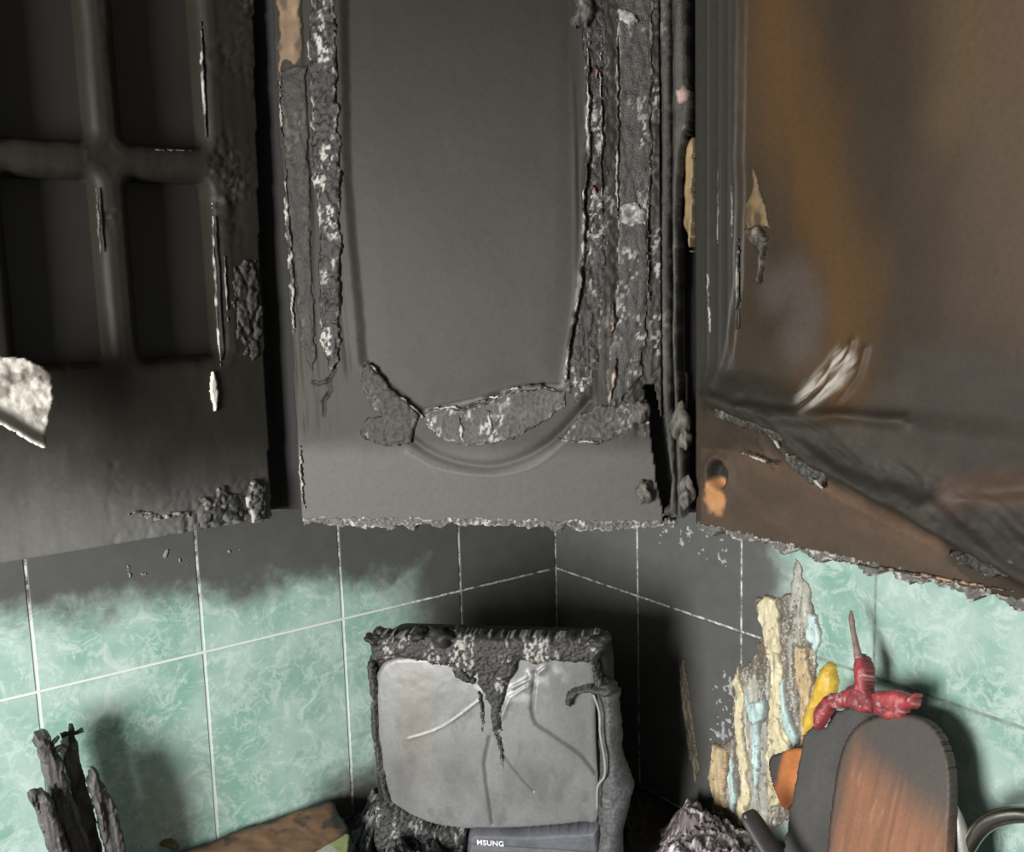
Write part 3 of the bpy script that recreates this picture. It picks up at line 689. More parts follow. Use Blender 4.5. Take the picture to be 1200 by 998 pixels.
    # soft silvery ash where the film has bubbled
    sv = sst(.017, .004, dist(pl.pts([(948, 462), (972, 440), (982, 425)]), U, V))*sst(-.2, .35, fbm((U*.74-V*.67)/.0030, (U*.67+V*.74)/.030, 91, 3)+.1)
    C[..., :3] = mixc(C[..., :3], (.42, .40, .36), sv*.85)
    C[..., 3] = np.clip(.50+.10*n+.16*sst(.20, .12, V), .4, .75)
    return grid_sheet('door', pl, us, vs_, H, C, M_DOOR, cr, None, back=-.019)
rdoor = build_right_door()
def rpatch(name, poly, seed, **kw):
    k = dict(lift=.003, rnd=.004, jag=.0018, char=.0012, cell=.008, col=(.03, .028, .024), rough=.4, base=-.001); k.update(kw)
    mat = k.pop('mat', M_CHAR)
    return patch(name, PR, poly, mat, rdoor, seed=seed, **k)
rpatch('bare_wood', [(877, 186), (882, 200), (886, 220), (893, 240), (897, 268), (884, 264), (868, 270), (868, 238), (876, 220)], 200, lift=.002, col=(.16, .108, .055), char=0, colfn=wood_c, mat=M_WOOD, base=-.006)['label'] = 'tan bare wood'
rpatch('bare_wood', [(802, 170), (813, 160), (813, 262), (809, 300), (802, 262)], 201, lift=.003, col=(.24, .17, .085), char=0, colfn=wood_c, mat=M_WOOD, back=-.012)['label'] = 'yellowish bare wood edge'
rpatch('curled_film', [(866, 268), (884, 264), (897, 278), (892, 300), (890, 332), (884, 336), (886, 296), (872, 280)], 202, lift=.007, col=(.06, .05, .038), ashk=.4, base=-.006)
rpatch('curled_film', [(850, 466), (870, 474), (896, 484), (920, 500), (934, 512), (918, 516), (896, 508), (870, 500), (846, 490), (838, 476)], 203, lift=.006, rnd=.010, col=(.045, .041, .033), char=.0008, base=.004, ashk=.3)
rpatch('curled_film', [(925, 530), (950, 538), (976, 552), (970, 572), (950, 562), (930, 548)], 204, lift=.005, char=.002, cell=.007, col=(.05, .046, .038), ashk=.9, base=.004)
rpatch('curled_film', [(1110, 640), (1150, 640), (1190, 656), (1200, 670), (1176, 676), (1140, 664)], 205, lift=.007, char=.003, cell=.012, col=(.03, .028, .025), ashk=.5, base=.004, jag=.004)
sliver('bare_edge_glint', PR, [(870, 526), (890, 534), (908, 540), (922, 544)], 4, rdoor, 210, (.50, .42, .33), base=.008)
sliver('bare_edge_glint', PR, [(905, 506), (915, 516), (919, 526)], 4, rdoor, 211, (.38, .36, .32), base=.006)
sliver('bare_edge_glint', PR, [(955, 556), (964, 562), (974, 572)], 5, rdoor, 212, (.46, .42, .36), base=.009)
sliver('bare_edge_glint', PR, [(864, 270), (863, 330), (862, 400)], 3, rdoor, 213, (.30, .28, .23), base=-.001)  # thin highlights along the stile, painted as pale slivers
sliver('bare_edge_glint', PR, [(830, 315), (831, 350), (833, 390)], 4, rdoor, 214, (.40, .38, .34))
sliver('bare_edge_glint', PR, [(842, 180), (842, 250), (841, 300)], 2.5, rdoor, 215, (.20, .19, .17))
sliver('bare_edge_glint', PR, [(857, 180), (858, 250), (858, 300)], 2.5, rdoor, 216, (.22, .21, .19))
sliver('bare_edge_glint', PR, [(978, 656), (1040, 666), (1120, 680), (1210, 696)], 4.5, rdoor, 217, (.40, .25, .17), base=.0015, rough=.5)
bottom_crust(PR, PR.px(815, 625)[0], .50, rdoor, 220, lo=-.006)

# ================================================================== FLAKES ON THE SOOTY TILES
def wall_flakes(name, pl, poly, seed, parent, thr=.18, col=(.40, .40, .40), cell=.007):
    q = pl.pts(poly); res = .0013
    lo, hi = q.min(0), q.max(0); us = np.arange(lo[0], hi[0], res); vs_ = np.arange(lo[1], hi[1], res)
    U, V = np.meshgrid(us, vs_, indexing='ij'); n = fbm(U/cell, V/cell, seed, 4)
    d = np.where(inside(q, U, V), dist(q, U, V, True), 0)
    m = (n - .35*sst(.02, 0, d) > thr) & (d > 0)
    H = .0006 + .0012*sst(thr, thr+.4, n)
    C = rgba(U.shape, col, .8); C[..., :3] *= (.7+.6*vn(U/.004, V/.004, seed))[..., None]
    o = grid_sheet(name, pl, us, vs_, H, np.clip(C, 0, 1), M_CHAR, parent, m, back=-.0006); o['kind'] = 'stuff'
    return o
wall_flakes('soot_flakes', P_RW, [(752, 612), (860, 612), (858, 668), (832, 668), (800, 650), (770, 636)], 300, wr)
wall_flakes('soot_flakes', P_RW, [(838, 780), (868, 780), (866, 900), (832, 900), (826, 850)], 301, wr, .12, (.42, .42, .42), .006)
wall_flakes('soot_flakes', P_LW, [(130, 640), (330, 620), (345, 660), (140, 690)], 302, wl, .42, (.30, .31, .29), .008)

# ================================================================== MELTED PLASTIC RUNNING DOWN THE RIGHT WALL
mp = thing('melted_plastic', (-.01, -.47, Z0-.30), 'cream and pale blue melted plastic running down the right wall', 'melted plastic')
CREAM = (.78, .70, .46); BLUE = (.58, .78, .78); GREYP = (.44, .44, .38); TAN = (.56, .43, .25)
def mpatch(poly, col, seed, name='plastic_run', lift=.006, sootk=.5, parent=mp, **kw):
    def cf(U, V, d, C):
        st = sst(.10, .55, fbm(U/.009, V/.022, seed+5, 5)+.05)
        C[..., :3] = mixc(C[..., :3], (.16, .13, .09), st*sootk)
        C[..., :3] = mixc(C[..., :3], (.80, .75, .62), .5*sst(.2, .6, fbm(U/.005, V/.03, seed+15, 3)))
        C[..., :3] = mixc(C[..., :3], (.14, .11, .08), .7*sst(.0045, .001, d+.003*fbm(U/.008, V/.02, seed+25, 3)))
        C[..., :3] = mixc(C[..., :3], (.12, .10, .08), .7*sst(.42, .55, fbm(U/.0045, V/.0045, seed+35, 3)))
        return C
    k = dict(res=.0012, rnd=.006, jag=.0036, jagf=.014, rough=.45, base=.0005, hfn=lambda U, V, d: .0024*fbm(U/.006, V/.030, seed+9, 4)+.0008*fbm(U/.003, V/.003, seed+19, 3))
    k.update(kw)
    return patch(name, P_RW, poly, M_MELT, parent, seed=seed, lift=lift, col=col, colfn=cf, **k)
mpatch([(886, 700), (916, 694), (934, 690), (952, 740), (962, 800), (950, 880), (930, 960), (870, 972), (836, 960), (834, 890), (860, 860), (862, 790), (884, 770), (896, 740)], (.22, .20, .17), 400, 'scorched_crust', lift=.004, sootk=.8, char=.0018, cell=.006, ashk=1.2, ashc=(.62, .58, .48), jag=.006, jagf=.02)
mpatch([(932, 652), (938, 664), (950, 690), (956, 716), (946, 760), (950, 820), (930, 830), (918, 780), (920, 720), (928, 690)], GREYP, 401, sootk=.7, lift=.003)
mpatch([(946, 716), (958, 722), (966, 750), (956, 764), (946, 748)], BLUE, 402, lift=.005, sootk=.2)
mpatch([(888, 706), (900, 696), (916, 700), (918, 740), (922, 790), (930, 850), (932, 900), (920, 940), (904, 950), (900, 900), (904, 840), (904, 780), (896, 740)], CREAM, 403, lift=.008)
mpatch([(906, 880), (900, 830), (894, 800), (884, 780), (876, 800), (868, 780), (866, 830), (872, 900), (880, 960), (908, 968)], GREYP, 404, lift=.005, sootk=.6)
mpatch([(868, 775), (876, 800), (878, 850), (880, 900), (884, 940), (878, 966), (868, 966), (870, 910), (864, 850), (862, 800)], CREAM, 405, lift=.009, sootk=.35)
mpatch([(876, 792), (884, 824), (896, 820), (900, 800), (903, 830), (896, 860), (894, 900), (890, 946), (886, 900), (884, 860), (878, 826)], BLUE, 406, lift=.011, sootk=.2)
mpatch([(838, 870), (856, 874), (856, 900), (852, 930), (858, 948), (842, 946), (834, 910)], TAN, 407, lift=.010, sootk=.4)
mpatch([(858, 880), (866, 900), (869, 930), (866, 950), (858, 946), (855, 916)], BLUE, 408, lift=.009, sootk=.3)
mpatch([(916, 800), (924, 790), (930, 830), (940, 868), (936, 876), (926, 860), (918, 830)], BLUE, 409, lift=.010, sootk=.25)
mpatch([(936, 752), (948, 758), (960, 800), (952, 830), (946, 880), (938, 870), (940, 820), (934, 790)], TAN, 410, lift=.009, sootk=.4)
mpatch([(904, 840), (914, 830), (926, 862), (936, 880), (922, 890), (908, 900)], CREAM, 411, lift=.012, sootk=.4)
mpatch([(798, 782), (804, 770), (810, 820), (822, 900), (816, 920), (806, 880), (800, 830)], (.20, .18, .12), 412, lift=.004, sootk=.6)

yl = patch('melted_lump', P_RW, [(958, 800), (964, 782), (972, 774), (982, 780), (985, 800), (982, 816), (970, 830), (960, 850), (948, 868), (944, 840), (952, 820)], M_MELT, None, seed=420, lift=.016, rnd=.012, jag=.0015,
           col=(.72, .48, .07), rough=.4, res=.0013, base=.0005, hfn=lambda U, V, d: .003*fbm(U/.010, V/.02, 421, 4))
props(yl, 'yellow melted plastic lump stuck to the wall above the boards', 'melted plastic')

# ================================================================== TELEVISION
TD = -.565
o3 = np.array([TD/2, TD/2, Z0-.30])
PT = Plane(o3, (R2, -R2, 0), (0, 0, 1))
uc = (PT.px(440, 850)[0]+PT.px(705, 850)[0])/2
tvb = PT.w(uc, 0, -.10)
tv = thing('television', tuple(tvb), 'burnt small tube television with cracked grey screen standing in the corner', 'television')
def rrect(w, h, r, n=10):
    pts = []
    for cx, cy, a0 in ((w/2-r, h/2-r, 0), (-w/2+r, h/2-r, 90), (-w/2+r, -h/2+r, 180), (w/2-r, -h/2+r, 270)):
        for k in range(n): 
            a = math.radians(a0+90*k/(n-1)); pts.append((cx+r*math.cos(a), cy+r*math.sin(a)))
    return np.array(pts)
vt = PT.px(570, 760)[1]            # top of the shell
def build_case():
    secs = [(-.004, .300, vt-.004, .016), (-.05, .318, vt, .025), (-.10, .310, vt-.005, .03), (-.16, .235, vt-.045, .05), (-.24, .150, vt-.11, .05), (-.285, .115, vt-.15, .04)]
    V = []; n = 40; F = []
    for k, (h, w, hh, r) in enumerate(secs):
        p = rrect(w, hh, r); pu = uc+p[:, 0]; pv = hh/2+p[:, 1]+(.0 if k < 3 else .025*(k-2)*.6)
        jit = .004*fbm(p[:, 0]*60, p[:, 1]*60+k, 5, 3)
        V.append(PT.w(pu+jit, pv-(.0), np.full(len(p), h)))
    V = np.concatenate(V)
    for k in range(len(secs)-1):
        for j in range(n): F.append([k*n+j, (k+1)*n+j, (k+1)*n+(j+1) % n, k*n+(j+1) % n])
    F.append(list(range(n))); F.append([(len(secs)-1)*n+j for j in range(n)][::-1])
    c = np.zeros((len(V), 4)); c[:] = (.025, .024, .023, .5)
    return mesh('shell', V, F, M_CHAR, tv, c)
build_case()
def tpatch(name, poly, seed, parent=tv, **kw):
    k = dict(lift=.010, rnd=.010, jag=.002, char=.0015, cell=.006, col=(.035, .034, .033), rough=.4, base=0.0, ashk=.8, back=-.012); k.update(kw)
    mat = k.pop('mat', M_CHAR); q = PT.pts(poly); q[:, 1] = np.maximum(q[:, 1], .004)
    return patch(name, PT, [tuple(p) for p in q], mat, parent, seed=seed, px=False, **k)
SCR = [(441, 800), (446, 782), (456, 773), (480, 769), (560, 768), (640, 766), (684, 768), (694, 776), (697, 800), (699, 870), (701, 956), (680, 962), (620, 966), (545, 968), (505, 962), (475, 950), (458, 936), (450, 900), (444, 850)]
sq_ = PT.pts(SCR); s_c = (sq_.min(0)+sq_.max(0))/2; s_h = (sq_.max(0)-sq_.min(0))/2
def scr_h(U, V, d):
    x = (U-s_c[0])/s_h[0]; y = (V-s_c[1])/s_h[1]
    h = .014*(1-.5*x*x-.5*y*y)
    for ln, w, a in ([sm([(628, 785), (626, 836), (650, 858), (680, 880), (698, 904)]), .0022, -.0028], [sm([(576, 858), (570, 890), (574, 930), (578, 962)]), .0022, -.0024],
                     [[(592, 880), (610, 904), (626, 922)], .0014, -.0018], [sm([(566, 815), (538, 836), (515, 850), (480, 862)]), .0016, .0010],
                     [[(620, 800), (600, 812), (590, 835)], .003, .0022], [[(640, 780), (622, 792), (602, 802)], .003, .002], [[(622, 786), (622, 806)], .004, .0016]):
        h = h + a*np.exp(-(dist(PT.pts(ln), U+.0008*fbm(U/.006, V/.006, 2, 3), V)/w)**2)
    return h + .0005*fbm(U/.03, V/.03, 61, 4)
def scr_c(U, V, d, C):
    n = fbm(U/.04, V/.07, 62, 5); C[..., :3] = np.array([.205, .210, .212])*(1+.45*n)[..., None]
    C[..., :3] = mixc(C[..., :3], (.20, .165, .125), .55*sst(.045, .0, np.abs(U-PT.px(490, 850)[0])+.012*fbm(U/.03, V/.05, 68, 3))*sst(.10, .19, V))
    C[..., :3] = mixc(C[..., :3], (.20, .20, .205), .7*sst(0, -1.2, (U-s_c[0])/s_h[0]+.5*(V-s_c[1])/s_h[1])*0+.35*sst(.02, .0, d))
    for ln, w in ((sm([(628, 785), (626, 836), (650, 858), (680, 880), (698, 904)]), .0018), (sm([(576, 858), (570, 890), (574, 930), (578, 962)]), .0016), ([(592, 880), (610, 904), (626, 922)], .0010), ([(566, 815), (538, 836), (515, 850)], .0014)):
        C[..., :3] = mixc(C[..., :3], (.07, .07, .07), .75*np.exp(-(dist(PT.pts(ln), U+.0008*fbm(U/.006, V/.006, 2, 3), V)/w)**2))
    C[..., :3] = mixc(C[..., :3], (.55, .56, .54), .65*sst(.03, .0, dist(PT.pts([(560, 800), (600, 806), (640, 790)]), U, V)-.004)*sst(-.2, .5, fbm(U/.012, V/.012, 64, 3)))
    C[..., :3] = mixc(C[..., :3], (.12, .118, .115), .45*sst(.15, .6, fbm(U/.016, V/.03, 67, 5)))
    C[..., 3] = .36
    return C
screen = patch('screen', PT, SCR, M_GLASS, tv, res=.0013, lift=.003, rnd=.006, jag=0, seed=60, smooth_outline=True, hfn=scr_h, colfn=scr_c, base=-.004, back=-.006)
screen['label'] = 'bulging cracked grey glass screen'
# collapsed top of the bezel and the run of char down the glass
tpatch('melted_bezel', [(432, 744), (440, 738), (470, 742), (490, 734), (500, 738), (530, 736), (560, 740), (640, 742), (690, 742), (700, 738), (711, 742), (714, 756), (702, 770), (706, 790), (718, 800), (712, 812), (698, 806), (690, 776), (660, 772), (628, 776), (606, 770), (590, 784), (566, 780), (556, 796), (536, 780), (510, 776), (470, 768), (446, 776), (436, 770)], 501, lift=.016, rnd=.012, char=.0022, cell=.006, ashk=1.5, jag=.0030, base=.0, col=(.055, .053, .051))
tpatch('char_drip', [(556, 770), (612, 768), (604, 786), (594, 806), (590, 830), (590, 850), (594, 880), (594, 898), (590, 894), (584, 862), (578, 850), (574, 820), (564, 800)], 502, lift=.008, rnd=.008, char=.0025, cell=.005, ashk=1.8, jag=.0026, base=.010, col=(.05, .049, .047))
tpatch('char_drip', [(562, 800), (568, 810), (570, 840), (568, 858), (564, 840)], 503, lift=.005, rnd=.004, base=.011, ashk=1.2)
tpatch('char_drip', [(530, 776), (544, 780), (560, 792), (556, 798), (544, 794), (536, 788)], 504, lift=.006, base=.011, rnd=.005, ashk=.6)
tpatch('curled_plastic', [(665, 812), (670, 802), (684, 800), (702, 800), (718, 796), (722, 808), (708, 812), (694, 806), (678, 808), (672, 816), (670, 824), (665, 820)], 505, lift=.010, rnd=.006, char=.0006, ashk=.2, base=.010, col=(.06, .06, .06))
tpatch('melted_side', [(698, 800), (716, 798), (728, 812), (726, 832), (730, 860), (729, 880), (738, 906), (743, 918), (738, 945), (732, 970), (728, 1050), (690, 1050), (698, 985), (702, 940), (702, 880), (700, 840)], 506, lift=.022, rnd=.020, char=.0004, ashk=.15, jag=.0012, col=(.115, .115, .120), rough=.42, base=-.004, hfn=lambda U, V, d: .004*fbm(U/.03, V/.04, 77, 3))
tpatch('melted_side', [(431, 772), (440, 776), (444, 800), (446, 850), (452, 900), (460, 938), (452, 938), (442, 900), (436, 850), (433, 800)], 507, lift=.010, rnd=.006, char=.0008, col=(.05, .05, .05))
tpatch('melted_side', [(452, 930), (462, 938), (480, 951), (508, 963), (545, 968), (548, 990), (540, 1050), (470, 1050), (440, 990), (440, 950)], 508, lift=.016, rnd=.012, char=.003, cell=.009, ashk=.9, col=(.05, .05, .052), jag=.003)
panel = tpatch('control_panel', [(551, 972), (558, 966), (620, 968), (690, 964), (703, 962), (706, 1000), (704, 1060), (540, 1060), (548, 1000)], 509, lift=.018, rnd=.008, char=0, col=(.125, .130, .150), rough=.40, jag=0, hfn=lambda U, V, d: -.003*np.exp(-((V-PT.px(620, 986)[1])/.0016)**2))
for x in (604, 640, 680):
    u, v = PT.px(x, 998); lump('button', PT.w(u, v-.003, .020), .0055, M_MELT, tv, 510+x, (.14, .14, .16, .35), (1, 1, .7), .1)
cu = bpy.data.curves.new('lettering', 'FONT'); cu.body = 'MSUNG'; cu.size = .0098; cu.extrude = .0003; cu.offset = .00025; cu.space_character = 1.08
to = bpy.data.objects.new('tmp', cu); COL.objects.link(to); bpy.context.view_layer.update()
me = bpy.data.meshes.new_from_object(to.evaluated_get(bpy.context.evaluated_depsgraph_get())); bpy.data.objects.remove(to)
u, v = PT.px(562, 980)
Vt = np.array([tuple(x.co) for x in me.vertices]); Vw = PT.w(u+Vt[:, 0], v+Vt[:, 1], .0186+Vt[:, 2])
lt = mesh('lettering', Vw, [list(p.vertices) for p in me.polygons], M_LETTER, panel, smooth=False)
wp = [PT.w(*PT.px(x, y), h) for x, y, h in ((697, 806, .020), (704, 826, .022), (705, 850, .023), (710, 878, .024), (710, 898, .024), (702, 912, .021), (701, 940, .017))]
tube('loose_wire', wp, [.0016]*7, M_WIRE, tv, 8, rep=5)
# knobs of crumpled plastic along the top
for i, (x, y, r) in enumerate([(440, 746, .010), (702, 747, .012), (494, 742, .012), (520, 742, .016), (712, 800, .012)]):
    u, v = PT.px(x, y); lump('melted_blob', PT.w(u, v, .006), r, M_CHAR, tv, 540+i, (.035, .034, .033, .33), (1.2, 1.2, .7), .6)

# ================================================================== ASH AND DEBRIS ON THE WORKTOP
FLATB = [(-.665, -.012), (-.55, -.008), (-.428, -.010), (-.432, -.06), (-.45, -.14), (-.50, -.20), (-.60, -.20), (-.68, -.15), (-.69, -.05)]
PDZ = Plane((0, 0, Z0-.27), (1, 0, 0), (0, 1, 0))
def heap(name, poly_xy, seed, hgt, label, cat, col, col2, cell=.012, rough=.8, zb=None, amp=.5, excl=None):
    q = np.array(poly_xy, float); res = .0016
    lo, hi = q.min(0), q.max(0); xs = np.arange(lo[0], hi[0], res); ys = np.arange(lo[1], hi[1], res)
    X, Y = np.meshgrid(xs, ys, indexing='ij'); Xj = X+.010*fbm(X/.03, Y/.03, seed, 4); Yj = Y+.010*fbm(X/.03, Y/.03, seed+9, 4)
    m = inside(q, Xj, Yj); d = dist(q, Xj, Yj, True)
    du = (X-o3[0])*PT.u[0]+(Y-o3[1])*PT.u[1]-uc; dn = (X-o3[0])*PT.n[0]+(Y-o3[1])*PT.n[1]
    m &= ~((np.abs(du) < .162) & (dn > -.30) & (dn < .022))             # nothing lies inside the set
    if excl is not None: m &= ~inside(np.array(excl), X, Y)
    f1, f2 = worley(X/cell, Y/cell, seed)
    H = hgt*sst(0, .05, d)*(1+amp*fbm(X/.025, Y/.025, seed+2, 4)) + sst(0, .02, d)*(.010*(1-np.abs(fbm(X/.009, Y/.009, seed+4, 5))*2)+.004*np.minimum(f2-f1, .5)+.004*fbm(X/.006, Y/.006, seed+5, 3))
    H = np.maximum(H, .0008)
    C = rgba(X.shape, col, rough); k = sst(-.1, .4, fbm(X/.008, Y/.008, seed+6, 4)+.3*(fbm(X/.04, Y/.04, seed+8, 2)))
    C[..., :3] = mixc(C[..., :3], col2, k)
    pl = Plane((0, 0, Z0-.30), (1, 0, 0), (0, 1, 0))
    o = grid_sheet(name, pl, xs, ys, H, C, M_CHAR, None, m, back=.0)
    return props(o, label, cat, kind='stuff')
ASHP = [(-.006, -.30), (-.006, -.52), (-.10, -.53), (-.17, -.47), (-.19, -.42), (-.13, -.36), (-.06, -.30)]
heap('ash_heap', ASHP, 600, .044, 'pale lilac-grey heap of ash at the foot of the melted plastic', 'ash', (.24, .20, .205), (.85, .79, .80))
heap('charred_debris', [PDZ.px(*p) for p in [(412, 955), (416, 918), (440, 908), (462, 930), (505, 962), (548, 980), (548, 1060), (430, 1060), (410, 1000)]], 610, .050, 'black crumbled glossy char heaped at the left foot of the television', 'debris', (.040, .039, .038), (.26, .25, .25), rough=.35, excl=FLATB)
heap('charred_debris', [(-.03, -.16), (-.012, -.27), (-.06, -.275), (-.11, -.315), (-.135, -.335), (-.14, -.30), (-.08, -.22)], 620, .016, 'dark low char strewn between the television and the ash heap', 'debris', (.02, .019, .016), (.05, .045, .035))

# charred utensil stumps at the lower left
PS = Plane((-.78, -.06, Z0-.30), (1, 0, 0), (0, 0, 1))
def stump(poly, seed, label, h, th, tips=()):
    q = PS.pts(poly); q[:, 1] = np.maximum(q[:, 1], 0)
    c = PS.w(q[:, 0].mean(), 0, h-th/2)
    t = thing('charred_utensil', tuple(c), label, 'utensil', 'charred utensil stumps')
    e = (q[-1]+q[0])/2-q[len(q)//2]; e = e/np.linalg.norm(e)
    def rib(U, V, d):
        x = (U*e[1]-V*e[0]); y = U*e[0]+V*e[1]
        return .0022*fbm(x/.006, y/.06, seed+6, 3)+.0025*np.round(2*fbm(x/.012, y/.05, seed+16, 2))
    def cc_(U, V, d, C):
        C[..., :3] = mixc(C[..., :3], (.30, .29, .28), .7*sst(.25, .5, fbm(U/.006, V/.006, seed+11, 4))*sst(.2, .45, fbm(U/.03, V/.03, seed+12, 2)))
        return C
    patch('handle', PS, [tuple(p) for p in q], M_CHAR, t, px=False, res=.0013, lift=th*.40, rnd=.006, jag=.0016, jagf=.009, seed=seed, base=h, back=h-th, char=.0007, cell=.02, stretch=2.5, ashk=.1, col=(.105, .098, .095), rough=.45, hfn=rib, colfn=cc_)
    for i, (tp, tr) in enumerate(tips):
        w_ = [PS.w(*PS.px(x, y), h) for x, y in tp]; tube('burnt_tip', w_, tr, M_CHAR, t, 8, .6, seed+20+i, .8, (.04, .039, .038, .5), rep=5)
    return t
stump([(70, 1130), (66, 1040), (52, 985), (38, 945), (30, 926), (36, 920), (48, 919), (56, 926), (64, 950), (76, 985), (94, 1040), (110, 1130)], 701, 'short charred stump with a rounded burnt end, leftmost of four', .022, .016)
stump([(92, 1130), (88, 1050), (74, 985), (58, 930), (50, 905), (46, 880), (40, 872), (44, 862), (52, 858), (58, 862), (60, 872), (70, 882), (76, 908), (92, 950), (104, 985), (112, 1050), (122, 1130)], 702, 'tall charred stump with a blunt chipped top, second of four', .003, .020, [([(58, 872), (64, 866), (68, 861)], [.004, .0035, .002]), ([(62, 882), (70, 874), (78, 876)], [.005, .004, .003])])
stump([(118, 1130), (112, 1050), (98, 985), (84, 930), (76, 900), (78, 880), (86, 872), (96, 876), (100, 900), (110, 940), (122, 985), (132, 1050), (146, 1130)], 703, 'charred stump ending in a small cross-shaped fork, third of four', -.020, .018, [([(89, 884), (88, 870), (88, 855)], [.007, .005, .0035]), ([(76, 869), (84, 866), (94, 865), (102, 862)], [.004, .003, .003, .004])])
stump([(146, 1130), (136, 1050), (120, 985), (108, 940), (102, 915), (104, 904), (108, 899), (115, 902), (118, 912), (124, 922), (132, 940), (141, 970), (146, 1000), (156, 1050), (172, 1130)], 704, 'charred stump with a flaking ragged edge, rightmost of four', .010, .016)

# scorched board lying flat, paper scraps, curled brown shard
PBZ = Plane((0, 0, Z0-.256), (1, 0, 0), (0, 1, 0))
def flat_poly(l): return [PBZ.px(*p) for p in l]
def brd_c(U, V, d, C):
    e = sst(.022, .004, d+.008*fbm(U/.02, V/.02, 5, 3)); n = fbm(U/.03, V/.03, 8, 4)
    C[..., :3] = np.array([.36, .19, .11])*(1+.3*n)[..., None]
    C[..., :3] = mixc(C[..., :3], (.05, .045, .04), np.clip(e+sst(.25, .5, fbm(U/.025, V/.025, 18, 3))*.7, 0, 1)); C[..., 3] = .6
    return C
fb = patch('scorched_board', PBZ, FLATB, M_WOOD, None, px=False, seed=720, lift=.004, rnd=.006, jag=.004, jagf=.03, res=.002, colfn=brd_c, back=-.044, base=-.002, wave=.002)
props(fb, 'scorched brown board lying flat on the worktop against the left wall', 'board')
zp = Z0-.256+.004
PPz = Plane((0, 0, zp), (1, 0, 0), (0, 1, 0))
pp = patch('paper_scrap', PPz, [(360, 1004), (386, 990), (405, 978), (410, 980), (408, 1004)], M_WOOD, None, seed=730, lift=.0012, rnd=.003, jag=.0008, char=0, res=.0012, col=(.50, .56, .24), rough=.7, base=.0015,
    colfn=lambda U, V, d, C: np.concatenate([mixc(C[..., :3], (.72, .72, .66), sst(PPz.px(388, 992)[0]+.003, PPz.px(388, 992)[0]-.003, U)), C[..., 3:]], -1))
props(pp, 'pale and lime paper scrap lying on the scorched brown board', 'paper')
cs = tube('curled_shard', [PPz.w(*PPz.px(x, y), h) for x, y, h in ((160, 1000, .004), (168, 994, .012), (176, 988, .018), (184, 990, .014), (196, 994, .010), (208, 996, .004))], [.006, .009, .012, .011, .009, .005], M_WOOD, None, 10, .4, 740, .6, (.24, .16, .09, .5), rep=5)
props(cs, 'small curled brown shard on the left end of the scorched board', 'shard')

# ================================================================== BOARDS LEANING ON THE RIGHT WALL
def lean_plane(xf, xt, y=-.65, h=.30):
    return Plane((xf, y, Z0-.30), (0, -1, 0), (xt-xf, 0, h))
def board(name, pl, poly, seed, thick, colfn, label, jag=.0, char=0, mat=None, cat='cutting board', lift=.004, **kw):
    q = [tuple(p) for p in pl.pts(poly if jag else sm(poly, 6, True))]; q = [(u, max(v, .0)) for u, v in q]
    o = patch(name, pl, q, mat or M_WOOD, None, px=False, seed=seed, lift=lift, rnd=.004, jag=jag, colfn=colfn, back=-thick, base=-.004, res=.0018, char=char, rough=.55, **kw)
    return props(o, label, cat)
PB1 = lean_plane(-.175, -.070)
def front_c(U, V, d, C):
    vt_ = PB1.px(1040, 838)[1]
    g = fbm(U/.004, V/.09, 31, 4); n = fbm(U/.05, V/.05, 33, 4)
    wood = np.array([.27, .125, .070])*(1+.35*g)[..., None]
    wood = mixc(wood, (.42, .24, .14), .5*sst(.2, .6, fbm(U/.004, V/.03, 35, 3)))
    y0 = PB1.px(1050, 905)[1]
    k = sst(-.030, .030, V-y0+.012-.35*(U-PB1.px(1050, 905)[0]) *-1 + .016*n)
    k = np.maximum(k, sst(.012, -.012, U-PB1.px(982, 960)[0]+.006*n))
    C[..., :3] = mixc(wood, (.080, .074, .069), k*.95); C[..., 3] = .5
    C[..., :3] = mixc(C[..., :3], (.05, .035, .025), .5*sst(.006, .001, d))
    return C
board('cutting_board', PB1, [(962, 1180), (966, 1040), (972, 960), (982, 895), (996, 858), (1022, 840), (1060, 836), (1090, 848), (1107, 876), (1114, 920), (1110, 1000), (1098, 1180)], 801, .014, front_c, 'round-topped wooden cutting board, sooty above and brown below, leaning on the wall')
PB2 = lean_plane(-.152, -.047)
def back_c(U, V, d, C):
    C[..., :3] = np.array([.082, .079, .076])*(1+.3*fbm(U/.02, V/.05, 41, 4))[..., None]; C[..., 3] = .55; return C
board('cutting_board', PB2, [(905, 1180), (912, 1030), (922, 960), (936, 890), (941, 858), (952, 850), (966, 852), (976, 832), (1010, 828), (1050, 830), (1060, 900), (1040, 1180)], 802, .011, back_c, 'charred grey cutting board with a notched top, just behind the round-topped one', jag=.0025)
PB3 = lean_plane(-.128, -.026)
def or_c(U, V, d, C):
    C[..., :3] = np.array([.56, .20, .06])*(1+.3*fbm(U/.02, V/.02, 51, 4))[..., None]
    C[..., :3] = mixc(C[..., :3], (.07, .065, .06), sst(.004, -.004, U-PB3.px(912, 910)[0]+.002*fbm(U/.01, V/.01, 52, 3)))
    C[..., :3] = mixc(C[..., :3], (.34, .10, .04), .8*sst(.01, -.01, V-PB3.px(925, 930)[1])); C[..., 3] = .5; return C
board('cutting_board', PB3, [(938, 1150), (930, 960), (920, 950), (910, 935), (901, 905), (902, 888), (912, 882), (940, 876), (1000, 880), (1000, 1150)], 803, .010, or_c, 'small orange board with a dark rim, mostly hidden behind the grey one')

